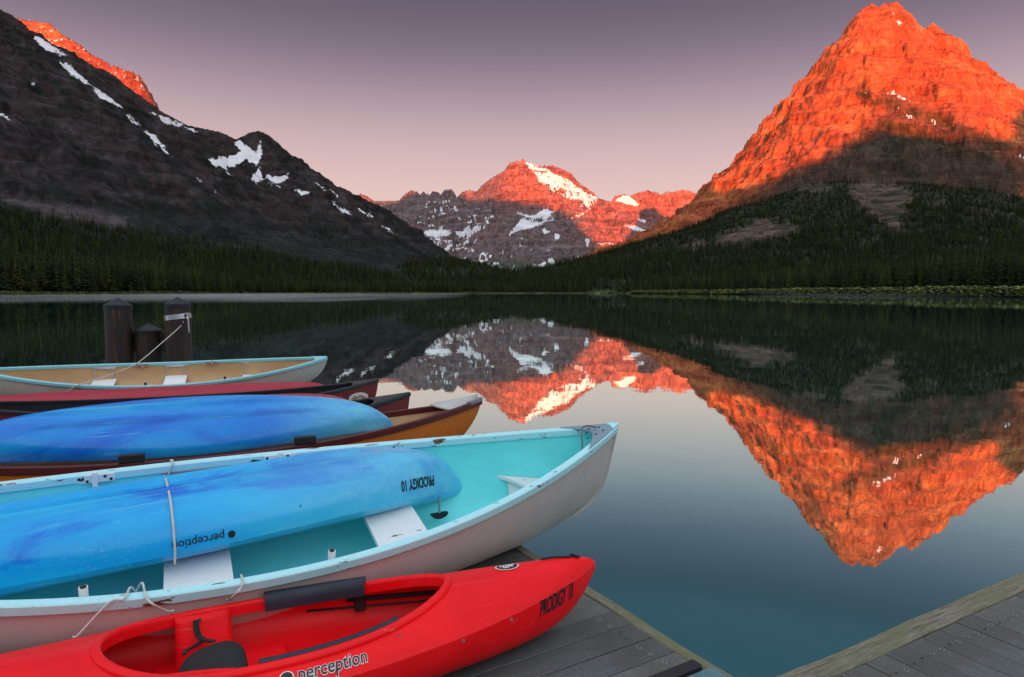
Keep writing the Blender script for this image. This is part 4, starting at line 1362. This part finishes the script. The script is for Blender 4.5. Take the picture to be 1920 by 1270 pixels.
def kayak_blue_material(name, off, ramp, tip):
    M = Mat(name)
    co = M.coords((1, 1, 1))
    sw = M.noise(1.0, 9, .60, M.coords((.75, 2.4, 2.4), loc=off), .9)
    c = M.ramp(sw, ramp)
    # scuffs and painted-in sky sheen, paler towards the bow
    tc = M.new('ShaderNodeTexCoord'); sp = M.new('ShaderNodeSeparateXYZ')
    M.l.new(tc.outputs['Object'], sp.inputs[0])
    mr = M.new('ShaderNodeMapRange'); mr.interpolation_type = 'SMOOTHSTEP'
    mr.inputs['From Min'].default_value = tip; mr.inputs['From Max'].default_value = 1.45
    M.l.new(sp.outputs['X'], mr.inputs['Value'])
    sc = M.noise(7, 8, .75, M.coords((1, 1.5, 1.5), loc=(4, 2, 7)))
    sheen_scuff = M.math('MULTIPLY', mr.outputs[0], M.ramp(sc, [(.25, (.30,) * 3), (.7, (1,) * 3)]))
    c = M.mix(sheen_scuff, c, (.17, .60, .77))
    # fine white scratches
    fi = M.noise(70, 5, .8, M.coords((1, 1, 1)))
    ms = M.noise(2.4, 4, .6, M.coords((1, 2, 2), loc=(1, 8, 3)))
    scr = M.math('MULTIPLY', M.ramp(fi, [(.60, (0,) * 3), (.66, (1,) * 3)]), M.ramp(ms, [(.50, (0,) * 3), (.66, (.6,) * 3)]))
    c = M.mix(scr, c, (.45, .70, .82))
    dr = M.noise(1.0, 4, .65, M.coords((1.3, 55, 55), loc=off))
    c = M.mix(M.math('MULTIPLY', M.ramp(dr, [(.62, (0,) * 3), (.67, (.40,) * 3)]), M.ramp(ms, [(.35, (.15,) * 3), (.6, (1,) * 3)])), c, (.30, .58, .76))
    M.set(base=c, spec=.34)
    M.set(rough=M.ramp(sc, [(.3, (.10,) * 3), (.7, (.30,) * 3)]))
    M.bump(M.noise(9, 4, .5, co), .10, .006)
    return M.m
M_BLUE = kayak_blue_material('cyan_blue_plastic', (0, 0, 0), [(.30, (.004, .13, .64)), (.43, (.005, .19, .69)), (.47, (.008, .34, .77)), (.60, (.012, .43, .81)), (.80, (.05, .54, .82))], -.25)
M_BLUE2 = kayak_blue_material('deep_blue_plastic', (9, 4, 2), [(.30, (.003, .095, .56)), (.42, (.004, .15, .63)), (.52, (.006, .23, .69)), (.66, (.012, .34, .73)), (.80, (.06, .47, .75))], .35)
def kayak_red_material():
    M = Mat('red_rotomoulded_plastic')
    n = M.noise(2.5, 6, .65, M.coords((1, 2, 2)))
    c = M.ramp(n, [(.3, (.78, .004, .008)), (.7, (.97, .008, .013))])
    # faded, chalky areas
    fd = M.noise(1.6, 7, .7, M.coords((1, 1.6, 1.6), loc=(7, 3, 1)))
    c = M.mix(M.ramp(fd, [(.50, (0,) * 3), (.75, (.16,) * 3)]), c, (.95, .075, .065))
    # long drag scratches and short nicks
    lg = M.noise(1.0, 4, .65, M.coords((1.6, 60, 60)))
    sh = M.noise(1.0, 5, .75, M.coords((26, 90, 90), loc=(3, 3, 3)))
    wear = M.noise(1.3, 4, .6, M.coords((1, 2, 2), loc=(11, 0, 4)))
    wm = M.ramp(wear, [(.42, (.15,) * 3), (.65, (1,) * 3)])
    c = M.mix(M.math('MULTIPLY', M.ramp(lg, [(.64, (0,) * 3), (.68, (.40,) * 3)]), wm), c, (.96, .24, .20))
    c = M.mix(M.math('MULTIPLY', M.ramp(sh, [(.68, (0,) * 3), (.72, (.5,) * 3)]), wm), c, (.35, .008, .010))
    M.set(base=c, spec=.18, rough=M.ramp(fd, [(.3, (.24,) * 3), (.7, (.48,) * 3)]))
    M.bump(M.mix(.3, M.noise(40, 3, .5, M.coords()), lg), .10, .002)
    return M.m
M_RED = kayak_red_material()

def build_kayak(name, K, M4, label, mat, group=None, dmat=None):
    root = empty(name, label=label, cat='kayak', group=group)
    root.matrix_world = M4
    obj('hull', K.hull(), mat, root, True)
    obj('deck', K.deck(), dmat or mat, root, True)
    return root

def text_mesh(body, size, shear=0.0, offset=0.0, space=1.0, sx=1.0):
    cu = bpy.data.curves.new('lettering', 'FONT')
    cu.body = body; cu.size = size; cu.shear = shear; cu.offset = offset; cu.space_character = space
    cu.fill_mode = 'FRONT'; cu.resolution_u = 4
    o = bpy.data.objects.new('lettering', cu); COL.objects.link(o)
    dg = bpy.context.evaluated_depsgraph_get(); dg.update()
    me = bpy.data.meshes.new_from_object(o.evaluated_get(dg))
    bpy.data.objects.remove(o)
    bm = bmesh.new(); bm.from_mesh(me)
    bmesh.ops.triangulate(bm, faces=bm.faces)
    V = [(v.co.x * sx, v.co.y) for v in bm.verts]; Fc = [[v.index for v in f.verts] for f in bm.faces]
    bm.free(); bpy.data.meshes.remove(me)
    w = max(x for x, _ in V)
    return V, Fc, w
def lettering(root, body, fmap, size, mat, **kw):
    V, Fc, w = text_mesh(body, size, **kw)
    me = mesh('lettering', [fmap(x, y, w) for x, y in V], Fc)
    me.materials.append(mat)
    return link('lettering', me, None, root)

# ---- red kayak
KR = Kayak(3.143, .80, 1.80, .201, .064, 10, .105, .85, cock=(-.43, .835, .298, .06))
RK_ = build_kayak('kayak', KR, frame_matrix(-1.032, 2.38, .006, 1.142, -.062), 'bright red open kayak lying upright nearest on the jetty', M_RED)
rim = KR.rim_path()
sd_, up_ = ring_frames(rim)
lip = [(-.008, -.034), (-.011, .002), (-.007, .012), (.003, .016), (.015, .012), (.023, .004), (.022, -.006)]
obj('coaming', sweep(rim, sd_, up_, lip, True), M_RED, RK_, True, 60)
# moulded seat: pan and two side wings up to the coaming
def wing(sg):
    V, Fc = [], []
    N, Q = 8, 8
    for i in range(N + 1):
        u = -.205 + .20 * i / N
        top = KR.c(u) - .010
        for j in range(Q + 1):
            t = j / Q
            v = top * (1 - .16 * math.sin(t * math.pi / 2)) - .018 * math.sin(math.pi * i / N)
            w = KR.deck_w(u / (KR.L / 2), top) + .002 - t * .21
            V.append((u, sg * v, w))
    m = Q + 1
    for i in range(N):
        for j in range(Q):
            a = i * m + j
            Fc.append((a, a + 1, a + m + 1, a + m))
    return V, Fc
seat = obj('seat', Canoe(3.143, .74, 1.9, .26, .0, 2, .05, .1, 3).board(-.28, .20, .085, .05), M_RED, RK_)
for sg in (-1, 1):
    o = obj('seat_wing', wing(sg), M_RED, RK_, True)
    sm = o.modifiers.new('thickness', 'SOLIDIFY'); sm.thickness = .012; sm.offset = -1
def seat_pad():
    V, Fc = [], []
    N = 28
    prof = [(0, -.018), (.9, -.018), (1.0, -.006), (1.0, .006), (.92, .020), (.6, .026), (0, .027)]
    for r, h in prof:
        for k in range(N):
            a = 2 * math.pi * k / N
            x = .120 * r * math.copysign(abs(math.cos(a)) ** .75, math.cos(a)); y = .20 * r * math.copysign(abs(math.sin(a)) ** .7, math.sin(a))
            V.append((x, y, h))
    for i in range(len(prof) - 1):
        for k in range(N):
            Fc.append((i * N + k, i * N + (k + 1) % N, (i + 1) * N + (k + 1) % N, (i + 1) * N + k))
    return V, Fc
pad = obj('backrest', seat_pad(), M_WEB, RK_, True)
pad.location = (-.075, -.095, .175); pad.rotation_euler = (math.radians(6), math.radians(-10), math.radians(0))
def strap(pts, w, th, mat, name='strap', upv=(0, -1, .2)):
    P = [Vector(p) for p in pts]
    sd, up = [], []
    for i in range(len(P)):
        T = (P[min(i + 1, len(P) - 1)] - P[max(i - 1, 0)]).normalized()
        u = Vector(upv); s = T.cross(u).normalized(); u = s.cross(T).normalized()
        sd.append(s); up.append(u)
    return obj(name, sweep(P, sd, up, [(-w, -th), (w, -th), (w, th), (-w, th)]), mat, RK_)
sv = KR.c(-.12) - .055
strap([(-.130, sv + .004, .262), (-.130, sv - .004, .235), (-.123, sv - .012, .205), (-.105, sv - .03, .185)], .011, .004, M_WEB, 'seat_strap')
strap([(-.108, sv - .028, .190), (-.085, sv - .07, .20), (-.070, sv - .12, .215)], .009, .004, M_WEB, 'seat_strap', (0, 0, 1))
strap([(-.108, sv - .028, .188), (-.140, sv - .06, .185), (-.165, sv - .12, .20), (-.170, sv - .16, .205)], .007, .004, M_WEB, 'seat_strap', (0, 0, 1))
cyl('bolt', (-.118, sv - .002, .262), .008, .008, M_CHROME, RK_, 'y', 10)
# foam pads on the coaming
def rim_pad(ua, ub, sg, a0, a1, b0, b1):
    n = 22
    pts = []
    for i in range(n + 1):
        u = ua + (ub - ua) * i / n
        cc = KR.c(u) * sg
        pts.append(Vector((u, cc, KR.deck_w(u / (KR.L / 2), cc))))
    side, up = [], []
    for i in range(n + 1):
        T = pts[min(i + 1, n)] - pts[max(i - 1, 0)]; T.z = 0; T.normalize()
        side.append(Vector((-T.y, T.x, 0)) * sg); up.append(Vector((0, 0, 1)))
    prof = [(a0, b0), (a0 - .006, (b0 + b1) / 2), (a0, b1 - .008), (a0 + .012, b1), (a1 - .012, b1), (a1, b1 - .010), (a1, b1 - .03), (a0 + .02, b1 - .032), (a0 + .018, b0)]
    return sweep(pts, side, up, prof)
obj('thigh_pad', rim_pad(.13, .54, 1, -.030, .032, -.034, .034), M_PAD, RK_, True, 50)
obj('thigh_pad', rim_pad(.07, .575, -1, -.024, -.002, -.050, .026), M_PAD, RK_, True, 50)
# foot brace on the far inside wall
fb = box('foot_brace', (.665, .262, .195), (.40, .012, .022), M_WEB, RK_, .002, (0, 0, math.radians(-16)))
box('pedal', (-.14, -.012, -.012), (.05, .026, .075), M_WEB, fb, .006)
cyl('brace_rod', (-.06, -.012, -.030), .006, .62, M_WEB, fb, 'x', 8)
# carry loop, bolts, crest
lp = [(1.515 + .016 * math.cos(a), .012 * math.sin(a * 1), .010 + .016 * math.sin(a)) for a in np.linspace(-.2, math.pi + .2, 9)]
zt = KR.deck_w(1.5 / 1.5715, 0)
obj('carry_loop', tube([(x - .06, y, zt + z - .012) for x, y, z in lp], .0065), M_WEB, RK_, True)
obj('carry_loop', tube([(1.30, .02, KR.deck_w(.83, 0) + .004), (1.37, .012, KR.deck_w(.87, 0) + .006), (1.44, .0, zt + .012), (1.455, .014, zt + .016), (1.47, -.014, zt + .012), (1.49, .006, zt + .004)], .005), M_WEB, RK_, True)
for u_ in (.56, .80, 1.03):
    s_ = u_ / (KR.L / 2)
    w_ = KR.hs(s_) + (.045 if u_ < .6 else -.012)
    v_ = -KR.hull_v(s_, w_) if u_ > .6 else -KR.b(s_) * .80
    cyl('bolt', (u_, v_ - .001, w_ if u_ > .6 else KR.deck_w(s_, v_)), .0065, .006, M_CHROME, RK_, 'y', 10)
def crest(root, K, uc, vc, a, b, off=.003):
    """dark oval with a pale rim and a scrawled script in it"""
    def on(u, v, h): return (u, v, K.deck_w(u / (K.L / 2), v) + h)
    N = 28
    ring = lambda r0, h: [on(uc + a * r0 * math.cos(2 * math.pi * k / N), vc + b * r0 * math.sin(2 * math.pi * k / N), h) for k in range(N)]
    V = ring(1, off) + ring(.55, off) + [on(uc, vc, off)]
    Fc = [(k, (k + 1) % N, N + (k + 1) % N, N + k) for k in range(N)] + [(N + k, N + (k + 1) % N, 2 * N) for k in range(N)]
    o = obj('crest', (V, Fc), M_WPRINT, root)
    V = ring(.88, off + .001) + ring(.5, off + .001) + [on(uc, vc, off + .001)]
    obj('crest_field', (V, Fc), M_INK, o)
    rg = random.Random(5)
    pts = [on(uc + a * x, vc + b * y, off + .003) for x, y in ((-.62, -.1), (-.5, .3), (-.38, -.25), (-.25, .25), (-.12, -.2), (0, .3), (.05, -.45), (.2, .2), (.32, -.15), (.45, .15), (.62, .05))]
    obj('crest_script', tube(pts, .0022, 5), M_WPRINT, o)
    obj('crest_script', tube([on(uc + a * x, vc + b * y, off + .003) for x, y in ((-.45, -.45), (-.1, -.55), (.1, -.3), (.4, -.42))], .0025, 5), M_WPRINT, o)
crest(RK_, KR, 1.125, .012, .056, .040)
def red_side(u0, w0):
    # on the hull below the seam of the near side, reading towards the bow
    def f(x, y, w):
        u = u0 + x; s = u / (KR.L / 2)
        ww = w0(u) + y
        return (u, -KR.hull_v(s, ww) - .0022, ww)
    return f
lettering(RK_, 'PRODIGY 10', red_side(1.185, lambda u: KR.hs(u / (KR.L / 2)) - .066), .098, M_INK, shear=.22, offset=.0030, space=.95, sx=.40)
def red_deck(u0, lift, off):
    def f(x, y, w):
        u = u0 + x; s = u / (KR.L / 2)
        f_ = (lift + y) / .17
        v = -KR.b(s) * (1 - .40 * f_)
        return (u, v - off * .7, KR.deck_w(s, v) + off)
    return f
lettering(RK_, 'perception', red_deck(.185, .022, .0022), .072, M_WPRINT, offset=.0030, shear=.12, sx=.76)
lettering(RK_, 'perception', red_deck(.185, .022, .0036), .072, M_INK, offset=.0006, shear=.12, sx=.76)
def dot(root, fmap, r, mat, name='emblem'):
    V, Fc = disc_rings([(0, 0, 0)], 0, r, 16)
    me = mesh(name, [fmap(x, y, 0) for x, y, _ in V], Fc); me.materials.append(mat)
    return link(name, me, None, root)
dot(RK_, red_deck(.152, .044, .0022), .024, M_WPRINT); dot(RK_, red_deck(.152, .044, .0036), .020, M_INK)

# ---- upturned kayaks
KB1 = Kayak(3.073, .745, 2.069, .214, .117, 10.0, .11, .85, strake=.026)
KB1_M = frame_matrix(-1.63, 3.34, .583, 1.016, .038, True, .034)
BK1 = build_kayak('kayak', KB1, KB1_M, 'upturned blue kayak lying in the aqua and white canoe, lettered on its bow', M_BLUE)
def blue_side(K, uc, wfun):
    def f(x, y, w):
        u = uc - x; s = u / (K.L / 2); ww = wfun(u) + y
        return (u, K.hull_v(s, ww) + .0022, ww)
    return f
lettering(BK1, 'PRODIGY 10', blue_side(KB1, 1.285, lambda u: KB1.hs(u / (KB1.L / 2)) - .115), .082, M_INK, offset=.0028, space=.95, sx=.56)
def blue_deck(K, uc, lift, off):
    def f(x, y, w):
        u = uc - x; s = u / (K.L / 2)
        v = K.b(s) * (1 - .40 * (lift + y) / .13)
        return (u, v + off * .8, K.deck_w(s, v) + off * .6)
    return f
lettering(BK1, 'perception', blue_side(KB1, .085, lambda u: KB1.hs(u / (KB1.L / 2)) - .058), .056, M_INK, offset=.0004, sx=.92)
dot(BK1, blue_side(KB1, .115, lambda u: KB1.hs(u / (KB1.L / 2)) - .040), .017, M_INK)
for u_, dw in ((.78, .10), (.45, .10), (-.85, .16)):
    s_ = u_ / (KB1.L / 2); w_ = KB1.hs(s_) - dw
    cyl('bolt', (u_, KB1.hull_v(s_, w_) + .001, w_), .008, .006, M_CHROME, BK1, 'y', 10)
# toggle hanging from the bow
tg = empty('toggle_handle', label='black half-moon toggle hanging on a cord from the lettered blue kayak', cat='handle')
p_top = KB1_M @ Vector((1.33, .10, KB1.deck_w(.866, .10)))
tg.location = p_top
obj('cord', tube([(0, 0, .01), (.002, .001, -.05), (0, 0, -.10)], .0075, 8), M_PLATE, tg, True)
def half_moon():
    V, Fc = [], []
    N = 10
    for y in (-.014, .014):
        V += [(.055 * math.cos(a), y, -.096 + .034 * math.sin(a) * -1) for a in np.linspace(0, math.pi, N + 1)]
    m = N + 1
    Fc += [tuple(range(m)), tuple(range(2 * m - 1, m - 1, -1))]
    Fc += [(k, m + k, m + k + 1, k + 1) for k in range(N)] + [(N, 2 * m - 1, m, 0)]
    return V, Fc
hm = obj('grip', half_moon(), M_RUBBER, tg); hm.rotation_euler = (0, 0, math.radians(30))

KB2 = Kayak(3.189, .739, 1.958, .155, .106, 7.7, .11, .85, strake=.024)
KB2_M = frame_matrix(-2.473, 5.003, .649, 1.182, .375, True)
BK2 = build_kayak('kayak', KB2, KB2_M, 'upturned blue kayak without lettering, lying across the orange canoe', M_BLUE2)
KC = Kayak(3.05, .72, 2.2, .19, .09, 8.0, .10, .85, strake=.008)
def end_place(px, py, z_end, z0, az, roll):
    p = at_z(px, py, z_end)
    return frame_matrix(p.x - math.sin(az) * 1.47, p.y - math.cos(az) * 1.47, z0, az, roll, True)
KC1_M = end_place(622, 721, .22, .275, 1.19, .10)
KCL = Kayak(4.7, .70, 3.4, .20, .05, 16.0, .10, .85, strake=.006)
build_kayak('kayak', KCL, KC1_M @ Matrix.Translation((-.80, 0, 0)), 'long upturned crimson kayak lying along the far side of the crested red canoe', M_CRIMSON)
KC2_M = end_place(676, 753, .32, .43, 1.15, .10)
build_kayak('kayak', KC, KC2_M, 'upturned crimson kayak with a cord round its end, beside the plain red canoe', M_CRIMSON)

# ---- oval crest on the red canoe
def canoe_crest():
    uc, wc, a, b = 1.98, .30, .125, .062
    def on(x, y, h):
        u = uc + x; s = u / (C4.L / 2); w = wc + y
        return (u, -C4.half(s, w, 0) - h, w)
    N = 28
    V = [on(a * math.cos(2 * math.pi * k / N), b * math.sin(2 * math.pi * k / N), .004) for k in range(N)] + [on(a * .5 * math.cos(2 * math.pi * k / N), b * .5 * math.sin(2 * math.pi * k / N), .004) for k in range(N)] + [on(0, 0, .004)]
    Fc = [(k, (k + 1) % N, N + (k + 1) % N, N + k) for k in range(N)] + [(N + k, N + (k + 1) % N, 2 * N) for k in range(N)]
    o = obj('crest', (V, Fc), paint('crest_print', (.62, .58, .52), .5), B4)
    for line in (((-.7, -.1), (-.35, .35), (-.1, 0), (.15, .45), (.45, .05), (.75, -.05)), ((-.7, -.3), (0, -.35), (.7, -.28)), ((-.45, -.5), (.4, -.52)), ((-.55, .1), (-.3, -.1), (.2, .1), (.5, -.15))):
        obj('crest_drawing', tube([on(a * x, b * y, .006) for x, y in line], .004, 5), M_DKRED, o)
canoe_crest()

# ---- foam blocks on the orange canoe's rail
for u_, lb in ((-.379, 'black foam block wedged under the blue kayak on the maroon rail, farther from the bow'), (.74, 'black foam block wedged under the blue kayak on the maroon rail, nearer the orange bow')):
    s_ = u_ / (C2.L / 2)
    o = box('foam_block', B2.matrix_world @ Vector((u_, -C2.b(s_) + .005, C2.ws(s_) + .036)), (.155, .050, .056), M_RUBBER, None, .006, (0, 0, math.pi / 2 - 1.137))
    tag(o, lb, 'foam block')

# ---- ropes
def rope(pts, r, mat, label, name='rope'):
    o = obj(name, tube(pts, r, 8), mat, None, True)
    return tag(o, label, 'rope')
def over_kayak(K, M4, u, off, j0, j1, du=.0):
    out = []
    s = u / (K.L / 2)
    for j in np.linspace(j0, j1, 16):
        th = math.pi * j
        c, sn = math.cos(th), math.sin(th)
        s = (u + du * (j - .5)) / (K.L / 2)
        v = K.b(s) * math.copysign(abs(c) ** .8, c); w = K.hs(s) - (K.hs(s) - K.k(s)) * abs(sn) ** .8
        out.append(M4 @ Vector((s * K.L / 2, v + off * c, w - off * sn - off)))
    return out
lash = over_kayak(KB1, KB1_M, -.12, .007, .0, .86, .02)
lash = [lash[0] + Vector((-.004, 0, -.05))] + lash + [B1.matrix_world @ Vector((-.29, C1.b(.13) - .03, C1.ws(.13) + .012)), B1.matrix_world @ Vector((-.30, C1.b(.13) + .026, C1.ws(.13) + .010)), B1.matrix_world @ Vector((-.30, C1.b(.13) + .035, C1.ws(.13) - .06))]
rope(lash, .0055, M_ROPE, 'pale cord lashed over the lettered blue kayak')
rail1 = lambda u, dv=0.0, dw=.012: B1.matrix_world @ Vector((u, -C1.b(u / 2.2385) + dv, C1.ws(u / 2.2385) + dw))
rdeck = lambda u, v, dw=.008: RK_.matrix_world @ Vector((u, v, KR.deck_w(u / (KR.L / 2), v) + dw))
rope([rail1(-.42, .14, -.10), rail1(-.44, .05, .012), rail1(-.46, -.024, .012), at_z(205, 1130, .36), rdeck(-.535, .285, .012), rdeck(-.545, .262, .008)], .0045, M_ROPE, 'pale cord running from the canoe rail down to the stern of the red kayak')
rope([rail1(-.43, .15, -.08), rail1(-.40, .06, .02), rail1(-.385, -.024, .014), at_z(286, 1133, .36), rdeck(-.235, KR.c(-.235) + .025, .034), rdeck(-.21, KR.c(-.21) - .012, .030)], .0045, M_ROPE, 'pale cord from the canoe rail to the seat of the red kayak')
rope([rail1(-.035, .03, .014), rail1(-.035, -.026, .010), at_z(444, 1112, .35), rdeck(-.005, KR.c(0) + .03, .034), rdeck(-.015, KR.c(0) + .0, .034)], .0045, M_ROPE, 'short pale cord hanging from the canoe rail onto the red coaming')
rope([B1.matrix_world @ Vector(p) for p in ((2.09, .0, .70), (2.04, .03, .705), (2.0, .03, .69), (1.98, .0, .68), (1.96, -.06, .60), (1.93, -.10, .48), (1.90, -.09, .42))], .0055, M_GREYROPE, 'dark cord tied through the grey bow plate of the aqua canoe')
rope(over_kayak(KC, KC2_M, 1.37, .006, 0, 1.0), .005, paint('rust_cord', (.35, .12, .08), .8), 'rusty cord tied round the end of the crimson kayak')
# ================================================================== MOORING PILES
def pile_material():
    M = Mat('rusty_pile')
    n = M.noise(2.5, 6, .65, M.coords((4, 4, .6)))
    c = M.ramp(n, [(.3, (.008, .005, .005)), (.55, (.020, .008, .007)), (.75, (.055, .015, .010))])
    k = M.noise(1.0, 6, .7, M.coords((26, 26, 1.1)))
    c = M.mix(M.ramp(k, [(.56, (0,) * 3), (.64, (.8,) * 3)]), c, (.11, .035, .018))
    c = M.mix(M.ramp(k, [(.34, (.9,) * 3), (.40, (0,) * 3)]), c, (.003, .003, .003))
    M.set(base=c, rough=.7)
    M.bump(M.mix(.5, n, k), .6, .015)
    return M.m
M_PILE = pile_material()
M_CAP = paint('pile_cap', (.013, .015, .022), .5, .2)
def pile(px, py_top, y, r, label):
    top = at_y(px, py_top, y)
    root = empty('mooring_pile', (top.x, top.y, WATER), label=label, cat='mooring pile')
    h = top.z - WATER
    c = cyl('shaft', (0, 0, (h - 1.5) / 2), r, h + 1.5, M_PILE, root, n=28)
    cyl('cap_rim', (0, 0, h + .005), r * 1.04, .06, M_CAP, root, n=28)
    cyl('cap', (0, 0, h + .035 + .06), r * 1.04, .12, M_CAP, root, n=28, r2=.012)
    return root, top, h
P1, t1_, h1_ = pile(221, 576, 11.6, .215, 'tall brown mooring pile without a strap, left of the short one')
P2, t2_, h2_ = pile(333, 574, 11.6, .208, 'tall brown mooring pile with a steel strap and a rope')
P3, t3_, h3_ = pile(279, 623, 11.75, .215, 'short brown mooring pile between the two tall ones')
st = cyl('strap', (0, 0, h2_ - .19), .216, .085, M_STEEL, P2, n=32); st.rotation_euler = (math.radians(0), math.radians(-7), 0)
box('strap_lug', (.20, -.09, -.0), (.07, .07, .10), M_STEEL, st, .004)
cyl('strap_bolt', (.20, -.13, .0), .016, .03, M_SCREW, st, 'y', 10)
obj('shackle', tube([(.21, -.12, -.02), (.235, -.14, -.07), (.215, -.14, -.30)], .012, 8), M_STEEL, st, True)
br = box('crossbeam', ((t1_ + t2_) / 2 + Vector((0, .18, -.62))), (1.15, .10, .34), M_PILE, None, .01)
tag(br, 'dark crossbeam joining the three mooring piles', 'beam')
a_ = Vector((t2_.x + .18, 11.6 - .17, t2_.z - .26))
b_ = B3.matrix_world @ Vector((-.42, C3.b(.19) - .02, C3.ws(.19) + .015))
c_ = B3.matrix_world @ Vector((-.95, -C3.b(.42) + .02, C3.ws(.42) + .012))
d_ = B3.matrix_world @ Vector((-1.05, -C3.b(.42) - .03, C3.ws(.42) - .02))
e_ = B3.matrix_world @ Vector((-1.30, -C3.half(-.57, .15, 0) - .02, .15))
rope([a_, a_ + Vector((-.05, -.03, -.09)), a_.lerp(b_, .5) + Vector((0, 0, -.03)), b_, b_.lerp(c_, .5) + Vector((0, 0, -.02)), c_, d_, e_], .0065, M_ROPE, 'pale mooring rope from the strapped pile across the farthest canoe')

# ================================================================== MORNING MIST ON THE LAKE
def mist(x0, x1, y0, y1, dens, label):
    m = bpy.data.materials.new('mist')
    m.use_nodes = True
    n, l = m.node_tree.nodes, m.node_tree.links
    n.clear()
    out = n.new('ShaderNodeOutputMaterial'); pv = n.new('ShaderNodeVolumePrincipled')
    pv.inputs['Color'].default_value = (.92, .93, .95, 1)
    pv.inputs['Density'].default_value = dens
    pv.inputs['Anisotropy'].default_value = .1
    l.new(pv.outputs[0], out.inputs['Volume'])
    o = link('mist', box_mesh('mist', x0, x1, y0, y1, WATER + .02, WATER + 1.15, 0), m)
    tag(o, label, 'mist', kind='stuff')
for x0, x1, y0, y1, d in ((-330, -60, 170, 330, .0010), (-420, -30, 215, 470, .0012), (-300, -150, 190, 420, .0010), (-520, -110, 290, 560, .0010)):
    mist(x0, x1, y0, y1, d, 'thin pale mist lying on the water off the left shore')
for x0, x1, y0, y1, d in ((190, 420, 230, 360, .0010), (150, 520, 270, 430, .0010)):
    mist(x0, x1, y0, y1, d, 'thin pale mist lying on the water off the right shore')
